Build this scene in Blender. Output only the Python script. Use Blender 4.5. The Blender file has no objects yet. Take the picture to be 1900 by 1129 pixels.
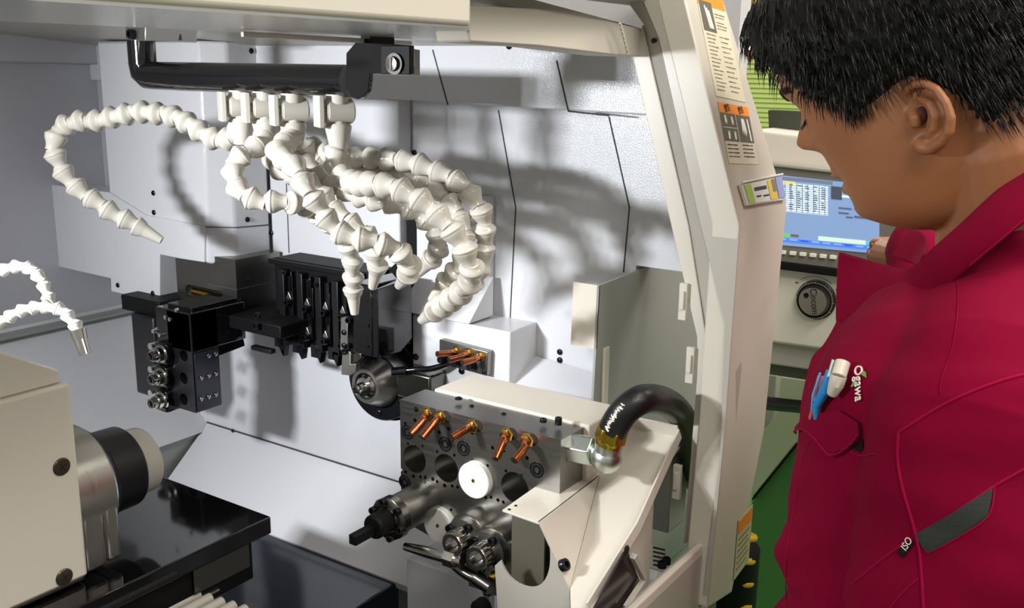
import bpy, bmesh, math, random
from mathutils import Vector, Matrix, Quaternion
from math import sin, cos, tan, pi, radians, sqrt, atan2
random.seed(7)
S = bpy.context.scene
COL = S.collection
# ---------------------------------------------------------------- camera
FPX = 1850.0
CAM = Vector((0, 0, 1.5))
_y, _p, _r = radians(34), radians(13.4), radians(.8)
_fh = Vector((cos(_y), sin(_y), 0)); _rh = Vector((sin(_y), -cos(_y), 0)); _z = Vector((0, 0, 1))
FW = _fh*cos(_p) - _z*sin(_p); _up = _fh*sin(_p) + _z*cos(_p)
RC = _rh*cos(_r) + _up*sin(_r); UC = _up*cos(_r) - _rh*sin(_r)
cd = bpy.data.cameras.new('camera'); cam = bpy.data.objects.new('camera', cd); COL.objects.link(cam)
cam.matrix_world = Matrix(((RC.x, UC.x, -FW.x, CAM.x), (RC.y, UC.y, -FW.y, CAM.y), (RC.z, UC.z, -FW.z, CAM.z), (0, 0, 0, 1)))
cd.sensor_width = 36; cd.sensor_fit = 'HORIZONTAL'; cd.lens = FPX/1900*36; cd.clip_start = .02; cd.clip_end = 100
S.camera = cam
# ---------------------------------------------------------------- light
S.view_settings.view_transform = 'Standard'; S.view_settings.look = 'None'
S.view_settings.gamma = 1; S.view_settings.exposure = 0.0; S.view_settings.use_curve_mapping = False
W = bpy.data.worlds.new('world'); S.world = W; W.use_nodes = True
W.node_tree.nodes['Background'].inputs[0].default_value = (1, .97, .93, 1)
W.node_tree.nodes['Background'].inputs[1].default_value = .36
def area(name, loc, tgt, sx, sy, power, colr=(1, 1, 1), spread=180):
    l = bpy.data.lights.new(name, 'AREA'); l.shape = 'RECTANGLE'; l.size = sx; l.size_y = sy
    l.energy = power; l.color = colr; l.spread = radians(spread)
    o = bpy.data.objects.new(name, l); COL.objects.link(o); o.location = loc
    o.rotation_euler = (Vector(tgt)-Vector(loc)).to_track_quat('-Z', 'Y').to_euler()
    return o
area('machine_lamp', (-.06, .97, 1.525), (1.10, .75, 1.05), .15, .045, 7.4, (.93, .96, 1.0), 100)
area('shop_lamp', (.75, -2.3, 2.7), (.6, .5, 1.2), 1.2, .3, 15, (1, .95, .87))
area('shop_lamp', (-.3, -.9, 2.8), (1.4, .4, 1.1), 1.2, .3, 24, (1, .95, .87))  # added to brighten the console and the door edge
area('shop_lamp', (.95, -.45, 2.75), (1.3, .2, 1.0), 1.2, .3, 20, (1, .95, .87))
area('shop_lamp', (2.6, -.6, 3.1), (2.2, .4, 1.0), 1.2, .3, 42, (1, .95, .86))
area('shop_lamp', (3.6, 2.6, 3.2), (3.6, 1.5, 0), 1.2, .3, 60, (1, .95, .86))
# ---------------------------------------------------------------- helpers
def V(*a): return Vector(a[0]) if len(a) == 1 else Vector(a)
def ray(px, py): return FW + (px-950)/FPX*RC - (py-564)/FPX*UC
def X(px, py, v): d = ray(px, py); return CAM + d*(v/d.x)
def Y(px, py, v): d = ray(px, py); return CAM + d*(v/d.y)
def Z(px, py, v): d = ray(px, py); return CAM + d*((v-1.5)/d.z)
def KD(px, py, k): return CAM + ray(px, py)*k
def kx(px, py, v): return v/ray(px, py).x
def lin(c):
    c = c/255.0
    return c/12.92 if c <= .04045 else ((c+.055)/1.055)**2.4
def rgb(r, g, b): return (lin(r), lin(g), lin(b), 1)
MATS = {}
def mat(name, colr, rough=.5, metal=0, bump=0, bscale=300, coat=0, spec=.5, stretch=None, rvar=0, emit=None, estr=1, sheen=0, alpha=1, trans=0, bdist=.001, cvar=0, cscale=6, sub=0, ior=1.5, bdetail=2):
    m = bpy.data.materials.new(name); m.use_nodes = True
    nt = m.node_tree; b = nt.nodes['Principled BSDF']
    b.inputs['Base Color'].default_value = colr; b.inputs['Roughness'].default_value = rough
    b.inputs['Metallic'].default_value = metal; b.inputs['Coat Weight'].default_value = coat
    b.inputs['Coat Roughness'].default_value = .08
    b.inputs['Specular IOR Level'].default_value = spec; b.inputs['IOR'].default_value = ior
    b.inputs['Transmission Weight'].default_value = trans; b.inputs['Alpha'].default_value = alpha
    if sheen: b.inputs['Sheen Weight'].default_value = sheen
    if sub:
        b.inputs['Subsurface Weight'].default_value = sub; b.inputs['Subsurface Scale'].default_value = .004
        b.inputs['Subsurface Radius'].default_value = (1, .35, .2)
    if emit: b.inputs['Emission Color'].default_value = emit; b.inputs['Emission Strength'].default_value = estr
    tc = None
    def coords(st=None):
        nonlocal tc
        if tc is None: tc = nt.nodes.new('ShaderNodeTexCoord')
        mp = nt.nodes.new('ShaderNodeMapping'); nt.links.new(tc.outputs['Object'], mp.inputs[0])
        if st: mp.inputs['Scale'].default_value = st
        return mp.outputs[0]
    if bump:
        n = nt.nodes.new('ShaderNodeTexNoise'); n.inputs['Scale'].default_value = bscale; n.inputs['Detail'].default_value = bdetail
        nt.links.new(coords(stretch), n.inputs['Vector'])
        bp = nt.nodes.new('ShaderNodeBump'); bp.inputs['Strength'].default_value = bump; bp.inputs['Distance'].default_value = bdist
        nt.links.new(n.outputs['Fac'], bp.inputs['Height']); nt.links.new(bp.outputs[0], b.inputs['Normal'])
    if rvar:
        n = nt.nodes.new('ShaderNodeTexNoise'); n.inputs['Scale'].default_value = 40 if not stretch else bscale
        nt.links.new(coords(stretch), n.inputs['Vector'])
        mr = nt.nodes.new('ShaderNodeMapRange'); mr.inputs[3].default_value = max(0, rough-rvar); mr.inputs[4].default_value = rough+rvar
        nt.links.new(n.outputs['Fac'], mr.inputs[0]); nt.links.new(mr.outputs[0], b.inputs['Roughness'])
    if cvar:
        n = nt.nodes.new('ShaderNodeTexNoise'); n.inputs['Scale'].default_value = cscale; n.inputs['Detail'].default_value = 4
        nt.links.new(coords(None), n.inputs['Vector'])
        mx = nt.nodes.new('ShaderNodeMix'); mx.data_type = 'RGBA'
        mx.inputs[6].default_value = tuple(c*(1-cvar) for c in colr[:3])+(1,); mx.inputs[7].default_value = tuple(min(1, c*(1+cvar)) for c in colr[:3])+(1,)
        nt.links.new(n.outputs['Fac'], mx.inputs[0]); nt.links.new(mx.outputs[2], b.inputs['Base Color'])
    MATS[name] = m
    return m
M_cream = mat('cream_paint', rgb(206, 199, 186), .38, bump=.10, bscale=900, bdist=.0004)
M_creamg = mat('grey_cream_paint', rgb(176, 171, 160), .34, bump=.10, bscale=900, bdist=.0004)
M_white = mat('white_enclosure_paint', rgb(206, 206, 209), .2, bump=.5, bscale=620, bdist=.0006)
M_rear = mat('grey_enclosure_paint', rgb(186, 186, 192), .35, bump=.12, bscale=420, bdist=.0006)
M_ggrey = mat('mid_grey_paint', rgb(150, 152, 146), .4, bump=.1, bscale=420, bdist=.0006)  # plain grey shared by splash plate, gutter and pan drop
M_blackg = mat('gloss_black', rgb(14, 14, 16), .07, coat=.4)
M_blacks = mat('satin_black', rgb(17, 17, 20), .34)
M_blackm = mat('matt_black', rgb(11, 11, 12), .55, spec=.2)
M_oxide = mat('black_oxide_steel', rgb(38, 38, 44), .25, metal=.7)
M_steel = mat('ground_steel', rgb(140, 138, 133), .33, metal=1, bscale=25, stretch=(1, 1, 14), rvar=.07)
M_steelb = mat('brushed_steel', rgb(196, 193, 186), .3, metal=1, bscale=25, stretch=(14, 1, 1), rvar=.06)
M_chrome = mat('polished_steel', rgb(205, 203, 198), .14, metal=1)
M_dsteel = mat('dark_steel', rgb(120, 117, 112), .25, metal=1)
M_loc = mat('white_hose_plastic', rgb(196, 191, 180), .2, spec=.6, sub=.08)
M_locw = mat('bright_hose_plastic', rgb(212, 211, 207), .22, spec=.6, sub=.08)
M_copper = mat('copper_pipe', rgb(190, 112, 72), .25, metal=1, rvar=.08)
M_brass = mat('brass', rgb(214, 168, 78), .2, metal=1)
M_brassg = mat('gold_zinc', rgb(226, 190, 70), .25, metal=1)
M_zinc = mat('zinc_plated_steel', rgb(200, 206, 200), .34, metal=1, bump=.3, bscale=120, bdist=.0004)
M_rubber = mat('black_rubber', rgb(22, 22, 22), .38, bump=.15, bscale=500)
M_plug = mat('white_nylon', rgb(232, 232, 226), .4, sub=.1)
M_hole = mat('hole_dark', rgb(10, 9, 9), .7)
M_seam = mat('seam_dark', rgb(62, 62, 64), .8)
M_green = mat('green_floor', rgb(72, 124, 62), .3, cvar=.12)
M_red = mat('magenta_jacket', rgb(122, 0, 40), .95, bump=.35, bscale=1400, bdist=.0004, spec=.12, cvar=.08, cscale=14)
M_redd = mat('magenta_stitch', rgb(146, 10, 56), .9, spec=.1)
M_skin = mat('skin', rgb(158, 103, 65), .48, sub=.2, bump=.2, bscale=260, bdist=.0005, cvar=.06, cscale=22)
M_lip = mat('lip_skin', rgb(146, 84, 66), .4, sub=.2)
M_hair = mat('black_hair', rgb(14, 12, 11), .42, spec=.5, bump=.5, bscale=90, stretch=(6, 6, .7), bdist=.002)
M_paper = mat('label_paper', rgb(214, 206, 180), .5)
M_orange = mat('warning_orange', rgb(240, 140, 20), .5)
M_dgrey = mat('label_grey', rgb(96, 92, 78), .5)
M_ink = mat('black_ink', rgb(30, 26, 24), .6)
M_inkg = mat('grey_ink', rgb(130, 124, 106), .6)
M_bezel = mat('bezel_grey', rgb(118, 114, 104), .45)
M_yellow = mat('yellow_paint', rgb(238, 190, 30), .4)
M_whitep = mat('white_print', rgb(238, 232, 220), .6)

class MB:
    def __init__(s): s.bm = bmesh.new()
    def poly(s, pts):
        vs = [s.bm.verts.new(V(p)) for p in pts]; return s.bm.faces.new(vs)
    def prism(s, pts, vec):
        vec = V(vec); pts = [V(p) for p in pts]
        a = [s.bm.verts.new(p) for p in pts]; b = [s.bm.verts.new(p+vec) for p in pts]
        n = len(pts)
        nrm = Vector((0, 0, 0))
        for i in range(n): nrm += (pts[i]-pts[0]).cross(pts[(i+1) % n]-pts[0])
        if nrm.dot(vec) > 0: a.reverse(); b.reverse()
        s.bm.faces.new(a); s.bm.faces.new(list(reversed(b)))
        for i in range(n):
            j = (i+1) % n
            s.bm.faces.new((a[j], a[i], b[i], b[j]))
        return s
    def box(s, x0, x1, y0, y1, z0, z1):
        return s.prism([(x0, y0, z0), (x1, y0, z0), (x1, y1, z0), (x0, y1, z0)], (0, 0, z1-z0))
    def ring(s, c, ax, r, n, u=None, ph=0):
        ax = V(ax).normalized()
        if u is None: u = ax.orthogonal().normalized()
        else: u = (u-ax*u.dot(ax)).normalized()
        w = ax.cross(u)
        return [s.bm.verts.new(c+(u*cos(2*pi*i/n+ph)+w*sin(2*pi*i/n+ph))*r) for i in range(n)]
    def skin(s, rings, c0=True, c1=True):
        for a, b in zip(rings, rings[1:]):
            n = len(a)
            for i in range(n): s.bm.faces.new((a[i], a[(i+1) % n], b[(i+1) % n], b[i]))
        if c0: s.bm.faces.new(list(reversed(rings[0])))
        if c1: s.bm.faces.new(rings[-1])
    def lathe(s, o, ax, prof, n=32, c0=True, c1=True, u=None, ph=0):
        o = V(o); ax = V(ax).normalized()
        if u is None: u = ax.orthogonal().normalized()
        s.skin([s.ring(o+ax*t, ax, max(r, 1e-5), n, u, ph) for t, r in prof], c0, c1); return s
    def cyl(s, p0, p1, r0, r1=None, n=24, c0=True, c1=True):
        p0, p1 = V(p0), V(p1); r1 = r0 if r1 is None else r1
        return s.lathe(p0, p1-p0, [(0, r0), ((p1-p0).length, r1)], n, c0, c1)
    def tube(s, pts, r, n=12, sub=1):
        pts = [V(p) for p in pts]
        if sub > 1: pts = crom(pts, sub)
        rs = r if isinstance(r, (list, tuple)) else [r]*len(pts)
        if len(rs) != len(pts): rs = [rs[min(len(rs)-1, int(i*len(rs)/len(pts)))] for i in range(len(pts))]
        u = None; rings = []
        for i, p in enumerate(pts):
            t = (pts[min(i+1, len(pts)-1)]-pts[max(i-1, 0)]).normalized()
            if u is None: u = t.orthogonal().normalized()
            u = (u-t*u.dot(t)).normalized()
            rings.append(s.ring(p, t, rs[i], n, u))
        s.skin(rings); return s
    def sphere(s, c, r, seg=16, ring=10, M=None):
        m = Matrix.Translation(V(c)) @ (M or Matrix.Identity(4)) @ Matrix.Diagonal((r, r, r, 1) if not isinstance(r, (tuple, list)) else (*r, 1))
        bmesh.ops.create_uvsphere(s.bm, u_segments=seg, v_segments=ring, radius=1, matrix=m); return s
def crom(pts, sub):
    out = []
    n = len(pts)
    for i in range(n-1):
        p0 = pts[max(i-1, 0)]; p1 = pts[i]; p2 = pts[i+1]; p3 = pts[min(i+2, n-1)]
        for k in range(sub):
            t = k/sub
            out.append(.5*((2*p1)+(p2-p0)*t+(2*p0-5*p1+4*p2-p3)*t*t+(3*p1-p0-3*p2+p3)*t**3))
    out.append(pts[-1]); return out
def mesh_of(name, mb, material, origin=(0, 0, 0), ang=35):
    me = bpy.data.meshes.new(name); bm = mb.bm
    bmesh.ops.recalc_face_normals(bm, faces=bm.faces)
    bmesh.ops.translate(bm, verts=bm.verts, vec=-V(origin))
    bm.to_mesh(me); bm.free(); me.materials.append(material)
    me.shade_smooth(); me.set_sharp_from_angle(angle=radians(ang))
    return me
def wloc(o):
    l = V(o.location)
    while o.parent: o = o.parent; l = l+o.location
    return l
def obj(name, mb, material, parent=None, bevel=0, ang=35, origin=None, label=None):
    base = wloc(parent) if parent else V(0, 0, 0)
    org = V(origin) if origin is not None else base
    me = mesh_of(name, mb, material, org, ang)
    o = bpy.data.objects.new(name, me); COL.objects.link(o)
    if parent: o.parent = parent
    o.location = org-base
    if bevel:
        b = o.modifiers.new('bevel', 'BEVEL'); b.width = bevel; b.segments = 2; b.limit_method = 'ANGLE'; b.angle_limit = radians(35)
    if label: o['label'] = label
    return o
def thing(name, label, cat, loc, group=None):
    o = bpy.data.objects.new(name, None); COL.objects.link(o); o.location = V(loc); o.empty_display_size = .02
    o['label'] = label; o['category'] = cat
    if group: o['group'] = group
    return o
def tag(o, label, cat, group=None):
    o['label'] = label; o['category'] = cat
    if group: o['group'] = group
    return o
def inst(src_mesh, name, parent, loc, q=None, scale=1, label=None):
    o = bpy.data.objects.new(name, src_mesh); COL.objects.link(o)
    base = wloc(parent) if parent else V(0, 0, 0)
    if parent: o.parent = parent
    o.location = V(loc)-base
    if q is not None: o.rotation_euler = q.to_euler()
    o.scale = (scale,)*3 if not isinstance(scale, tuple) else scale
    if label: o['label'] = label
    return o
def aim(d, up=None):  # rotation taking +Z to d
    return V(d).to_track_quat('Z', 'Y')
def cut(o, cutter_mb):
    """boolean difference, applied at once; the cutter is deleted"""
    me = bpy.data.meshes.new('cut'); bm = cutter_mb.bm; bmesh.ops.recalc_face_normals(bm, faces=bm.faces); bm.to_mesh(me); bm.free()
    c = bpy.data.objects.new('cut', me); COL.objects.link(c)
    c.location = (0, 0, 0)
    m = o.modifiers.new('b', 'BOOLEAN'); m.operation = 'DIFFERENCE'; m.object = c; m.solver = 'EXACT'
    me.materials.append(M_hole)
    bpy.context.view_layer.update()
    dg = bpy.context.evaluated_depsgraph_get()
    nm = bpy.data.meshes.new_from_object(o.evaluated_get(dg))
    o.modifiers.remove(m); old = o.data; o.data = nm; nm.name = old.name
    nm.shade_smooth(); nm.set_sharp_from_angle(angle=radians(35))
    bpy.data.objects.remove(c); 
AX = V(1, 0, 0); AY = V(0, 1, 0); AZ = V(0, 0, 1)
# screw meshes, head towards +Z
def _screw():
    m = MB(); m.lathe((0, 0, 0), AZ, [(-.002, .6), (.05, 1), (.32, .98), (.55, .72), (.6, .45), (.3, .42), (.3, .01)], 20, True, False)
    return mesh_of('screw', m, M_oxide)
SCREW = _screw()
SCREWZ = SCREW.copy(); SCREWZ.materials.clear(); SCREWZ.materials.append(M_chrome)
def _cap():
    m = MB(); m.lathe((0, 0, 0), AZ, [(-.002, 1), (.9, 1), (1, .93), (1, .55), (.5, .52), (.5, .01)], 20, True, False)
    return mesh_of('cap_screw', m, M_oxide)
CAP = _cap()
def _phil():
    m = MB(); m.lathe((0, 0, 0), AZ, [(-.002, 1), (.10, 1), (.2, .9), (.26, .5), (.27, .01)], 24, True, False)
    n0 = len(m.bm.faces)
    for a in (0.5, 0.5+pi/2):
        u = V(cos(a), sin(a), 0); w = V(-sin(a), cos(a), 0)
        m.prism([u*.5+w*.09+AZ*.2, -u*.5+w*.09+AZ*.2, -u*.5-w*.09+AZ*.2, u*.5-w*.09+AZ*.2], AZ*.09)
    m.bm.faces.ensure_lookup_table()
    for f in m.bm.faces[n0:]: f.material_index = 1
    me = mesh_of('cross_screw', m, mat('worn_bronze_screw', rgb(84, 78, 66), .35, metal=.8)); me.materials.append(M_hole); return me
PHIL = _phil()
def screws(parent, pts, nrm, r=.004, me=None, name='screw'):
    for p in pts: inst(me or SCREW, name, parent, p, aim(nrm), r)
def text_mesh(body, size, ext=.0002, font=None):
    cu = bpy.data.curves.new('t', 'FONT'); cu.body = body; cu.size = size; cu.extrude = ext; cu.align_x = 'CENTER'; cu.align_y = 'CENTER'
    o = bpy.data.objects.new('t', cu); COL.objects.link(o); bpy.context.view_layer.update()
    me = bpy.data.meshes.new_from_object(o.evaluated_get(bpy.context.evaluated_depsgraph_get()))
    bpy.data.objects.remove(o); return me
def put_text(name, body, size, o, xdir, ydir, material, parent, sx=1, ext=.0002):
    """text centred on o, running along xdir"""
    me = text_mesh(body, size, ext); me.materials.clear(); me.materials.append(material)
    xd = V(xdir).normalized(); zd = xd.cross(V(ydir)).normalized(); yd = zd.cross(xd)
    R = Matrix(((xd.x, yd.x, zd.x, 0), (xd.y, yd.y, zd.y, 0), (xd.z, yd.z, zd.z, 0), (0, 0, 0, 1)))
    me.transform(R @ Matrix.Diagonal((sx, 1, 1, 1)))
    ob = bpy.data.objects.new(name, me); COL.objects.link(ob); base = wloc(parent) if parent else V(0, 0, 0)
    if parent: ob.parent = parent
    ob.location = V(o)-base; return ob
# ================================================================ setting
o = obj('floor', MB().box(-3, 8, -4, 6, -.05, 0), M_green); o['kind'] = 'structure'
M_wallbg = mat('wall_paint', rgb(190, 176, 140), .8)
o = obj('wall_far', MB().box(7.0, 7.1, -4, 6, 0, 3.6), M_wallbg); o['kind'] = 'structure'
# ================================================================ lathe enclosure
enc = thing('lathe_enclosure', 'white and cream sheet metal enclosure of the lathe, its open doorway framing the tools', 'machine enclosure', (1.1, .9, 0))
XW = 1.10
# headstock wall: lower sheet
m = MB(); m.prism([(XW, 1.66, .5), (XW, 1.66, 1.7), (XW, .44, 1.7), (XW, .44, 1.2605), (XW, .556, 1.2605), (XW, .556, .5)], (.03, 0, 0))
obj('headstock_wall', m, M_white, enc)
# raised upper sheets with slanted panel seams
def seam(p, q, Xp, r=.0012):
    return MB().tube([X(*a, Xp) for a in (p+q if isinstance(p, list) else [p, q])], r, 6)
m = MB()
for poly in ([(925, 204), (957, 385), (944, 643)], [(1130, 216), (1168, 385), (1157, 505)]):
    obj('panel_seam', MB().tube([X(*a, XW) for a in poly], .0011, 6), M_seam, enc)
# upper band (boxed header) in front of the wall
XB = 1.055
zb = X(1190, 214, XB).z; 
m = MB(); m.prism([(XB, .50, zb+.0), (XB, .50, 1.62), (XB, 1.6, 1.62), (XB, 1.6, zb+.02)], (.045, 0, 0))
obj('header_band', m, M_white, enc, bevel=.002)
m = MB()
for poly in ([(1033, 112), (1055, 207)], [(803, 92), (831, 194)], [(1055, 206), (1130, 214)]):
    obj('panel_seam', MB().tube([X(*a, XB) for a in poly], .0011, 6), M_seam, enc)
# sloped ceiling sheet above the band
m = MB(); m.prism([(XB, .5, 1.525), (XB, 1.62, 1.525), (.2, 1.62, 1.60), (.2, .53, 1.60)], (0, 0, .01))
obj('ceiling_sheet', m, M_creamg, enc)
obj('lamp_shade', MB().box(-.16, .03, .915, .918, 1.48, 1.598), M_creamg, enc)  # unseen plate, added to keep the machine lamp's light off the doorway post
# rear wall
YR = 1.60
m = MB(); m.prism([(-.5, YR, .6), (XW, YR, .6), (XW, YR, 1.7), (-.5, YR, 1.7)], (0, .03, 0))
obj('rear_wall', m, M_rear, enc)
# rear wall raised frame strips (upper sheet, vertical trim)
a = Y(0, 101, YR-.01); b = Y(178, 120, YR-.01); c = Y(185, 60, YR-.01); d = Y(0, 52, YR-.01)
obj('rear_panel', MB().prism([(-.2, YR, a.z), (b.x+.08, YR, b.z), (b.x+.08, YR, 1.60), (-.2, YR, 1.60)], (0, -.025, 0)), M_rear, enc, bevel=.003)
e = Y(176, 120, YR); f = Y(190, 120, YR)
obj('rear_trim', MB().box(e.x, e.x+.035, YR-.018, YR, 1.24, b.z), M_rear, enc, bevel=.002)
# louvre strip and lower trim line on the rear wall
g = Y(0, 600, YR); h = Y(200, 578, YR)
obj('rear_gutter', MB().box(-.3, XW, YR-.03, YR, h.z-.004, h.z+.003), M_ggrey, enc, bevel=.002)
# sloping pan, from the rear wall down to the chip trough
zt = 1.062; zl = .866; yl = 1.40
m = MB(); m.prism([(-.3, YR, zt), (XW, YR, zt), (XW, yl, zl), (-.3, yl, zl)], (0, -.004, -.01))
obj('sloping_pan', m, M_white, enc)
m = MB(); m.prism([(-.3, yl, zl), (XW, yl, zl), (XW, yl+.03, .72), (-.3, yl+.03, .72)], (0, .01, 0))
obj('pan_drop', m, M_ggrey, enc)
# lower sloping sheet of the headstock wall
m = MB(); m.prism([(XW, .5, .868), (XW, yl, .868), (.99, yl, .775), (.99, .5, .775)], (.004, 0, -.012))
obj('lower_slope', m, M_white, enc)
m = MB().box(XW-.0015, XW+.001, .5, yl, .8685, .871)
obj('panel_seam', m, M_seam, enc)
# drain floor of the enclosure
obj('trough_floor', MB().box(-.3, 1.1, .45, 1.5, .55, .56), M_blacks, enc)
m = MB().box(.60, 1.0, .865, 1.45, .68, .772)
obj('black_way_cover', m, mat('blue_black_cover', rgb(18, 22, 38), .12, coat=.3), enc, bevel=.003)
# light grey base panel under the back tool post
a = X(754, 1035, .86); b = X(925, 1129, .86)
obj('base_panel', MB().box(.86, .99, .42, a.y, .70, a.z), M_white, enc, bevel=.002)
# screws scattered over the headstock wall
pts = [(769, 283), (756, 541), (945, 85), (959, 637), (1039, 653), (1039, 668), (938, 715), (663, 888), (433, 800), (436, 816), (465, 822), (540, 597)]
screws(enc, [X(x, y, XW if y > 200 else XB) for x, y in pts], (-1, 0, 0), .0042)
# -------- raised slide housing (left large white cover)
cov = thing('slide_cover', 'large white metal cover with chamfered corner, above the black unit with three collets', 'machine cover', (1.0, 1.3, 1.2))
z0 = X(379, 488, .97).z
m = MB(); fp = [(.97, 1.446), (.97, 1.205), (1.0, 1.179), (1.068, 1.179), (1.068, 1.446)]
m.prism([(x, y, z0) for x, y in fp], (0, 0, 1.53-z0))
obj('cover_shell', m, M_white, cov, bevel=.004)
sk = [(82, 340), (202, 357), (270, 399), (379, 420), (379, 487), (333, 480), (296, 472), (296, 561), (206, 541), (205, 517), (85, 490)]
m = MB(); m.prism([X(x, y, .966) for x, y in sk], (.045, 0, 0))
obj('lower_skirt', m, M_white, cov, bevel=.0015)
m = MB(); m.tube([V(.9695, 1.446, X(200, 386, .97).z), V(.9695, 1.205, X(379, 420, .97).z), V(.9995, 1.1785, X(431, 421, 1.0).z), V(1.068, 1.1785, X(496, 416, 1.068).z)], .0008, 6)
m.tube([V(.9695, 1.446, X(187, 65, .97).z), V(.9695, 1.205, X(379, 72, .97).z), V(.9995, 1.1785, X(431, 76, 1.0).z), V(1.068, 1.1785, X(496, 84, 1.068).z)], .0008, 6)
obj('cover_seam', m, M_seam, cov)
screws(cov, [X(285, 358, .97), X(286, 394, .97), X(219, 529, .966), X(284, 544, .966)], (-1, 0, 0), .0042)
screws(cov, [Y(459, 407, 1.179), Y(466, 94, 1.179), Y(479, 474, 1.179), Y(467, 230, 1.179)], (0, -1, 0), .0042)
# -------- centre white panel
pan = thing('centre_cover', 'plain bright white cover plate behind the hoses, above the black tool row', 'machine cover', (1.07, 1.0, 1.2))
zc = X(500, 483, 1.07).z
yr = X(742, 480, 1.07).y
m = MB().box(1.07, 1.098, yr, 1.178, X(620, 505, 1.07).z, 1.53)
obj('cover_plate', m, M_white, pan, bevel=.002)
m = MB().box(1.0685, 1.07, yr-.001, yr+.001, 1.21, 1.5); 
obj('cover_seam', MB().tube([V(1.0695, X(522, 90, 1.07).y, 1.2135), V(1.0695, X(522, 90, 1.07).y, 1.5)], .0008, 6), M_seam, pan)
screws(pan, [X(504, 432, 1.07)], (-1, 0, 0), .0042)
# black slot right of it
obj('slot_trim', MB().box(1.085, 1.098, yr-.018, yr-.002, 1.10, 1.33), M_blackm, pan)
# -------- white nose panel (between slot and seam) with triangular ramp
nose = thing('spindle_hood', 'white angular hood with sloping nose above the guide bushing and copper nozzles', 'machine cover', (1.05, .85, 1.1))
p = lambda x, y, d=1.06: X(x, y, d)
A_ = [X(735, 470, 1.088), X(905, 470, 1.088)]
m = MB()
# upper flat plate
m.box(1.085, 1.1, X(905, 560, 1.085).y, yr-.018, X(860, 600, 1.085).z, 1.33)
obj('hood_plate', m, M_white, nose, bevel=.002)
# sloping shelf: from wall out to the lip
lipz = X(800, 588, 1.03).z
t0 = V(1.085, X(735, 520, 1.085).y, X(735, 520, 1.085).z); 
yA = X(738, 565, 1.03).y; yB = X(870, 612, 1.03).y
m = MB(); bmv = [V(1.03, yA, lipz), V(1.03, yB, lipz), V(1.086, yB, lipz), V(1.086, yA, lipz), V(1.086, yA, lipz+.05), V(1.086, yB, lipz+.055)]
f = [(0, 1, 2, 3), (0, 3, 4), (1, 5, 2), (0, 4, 5, 1), (3, 2, 5, 4)]
vs = [m.bm.verts.new(q) for q in bmv]
for q in f: m.bm.faces.new([vs[i] for i in q])
obj('hood_slope', m, M_white, nose, bevel=.001)
# box under the lip, holds the nozzle block
yC = X(950, 650, 1.04).y
m = MB().box(1.035, 1.1, yC, X(765, 620, 1.035).y, X(800, 720, 1.035).z, lipz-.002)
obj('hood_box', m, M_white, nose, bevel=.002)
screws(nose, [X(772, 662, 1.035), X(857, 688, 1.035), X(905, 733, 1.035)], (-1, 0, 0), .0048)
# lower ledge right of the hood
m = MB(); m.prism([X(945, 645, 1.098), X(1120, 697, 1.098), X(1120, 770, 1.04), X(925, 710, 1.04)], (.004, 0, -.02))
obj('wall_ledge', m, M_white, nose, bevel=.001)
m = MB(); m.tube([X(978, 650, 1.096), X(945, 700, 1.045)], .0009, 6); obj('ledge_seam', m, M_seam, nose)
# -------- grey splash plate
sp = thing('splash_plate', 'grey sheet metal splash plate with slanted top edge, in front of the black hose', 'splash plate', (1.1, .55, .9))
YP = .55
m = MB(); pts = [Y(1112, 530, YP), Y(1253, 475, YP), V(1.40, YP, 1.257), V(1.40, YP, .80), V(1.0, YP, .80), Y(1100, 762, YP), Y(1106, 648, YP)]
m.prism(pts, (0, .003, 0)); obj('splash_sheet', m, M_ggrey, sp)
m = MB(); m.prism([Y(1112, 530, YP), Y(1106, 648, YP), V(Y(1106, 648, YP).x, YP+.035, Y(1106, 648, YP).z), V(Y(1112, 530, YP).x, YP+.035, Y(1112, 530, YP).z)], (.002, 0, 0))
obj('folded_edge', m, M_cream, sp)
m = MB(); q = Y(1128, 642, YP-.001); m.box(q.x-.012, q.x+.001, YP-.0035, YP, .80, q.z); obj('edge_tab', m, M_cream, sp, bevel=.001)
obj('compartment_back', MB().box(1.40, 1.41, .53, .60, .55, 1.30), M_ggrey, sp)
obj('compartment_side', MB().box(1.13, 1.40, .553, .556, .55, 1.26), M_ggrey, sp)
# -------- cream slanted doorway frame (front right post)
fr = thing('doorway_frame', 'cream painted doorway post with kinked profile, between the tool area and the man in red', 'machine frame', (1.0, .4, .9))
def prof(pxs, Xp): return [X(x, y, Xp) for x, y in pxs]
# inner white lip band
inner = [(1172, 98), (1250, 440), (1293, 625), (1293, 700), (1268, 1010)]
outer = [(1192, 45), (1278, 420), (1309, 620), (1309, 700), (1300, 1000)]
m = MB(); P = prof(inner, .955)+list(reversed(prof(outer, .955)))
m.prism(P, (.004, 0, 0)); obj('inner_lip', m, M_cream, fr, bevel=.001)
# hinge clips on the lip
for (x, y) in ((1270, 560), (1283, 678), (1258, 895)):
    q = X(x, y, .952); m = MB().box(.950, .956, q.y-.003, q.y+.006, q.z-.02, q.z+.02); m.box(.947, .951, q.y-.001, q.y+.004, q.z-.008, q.z+.012); obj('clip', m, M_cream, fr, bevel=.0007)
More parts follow.
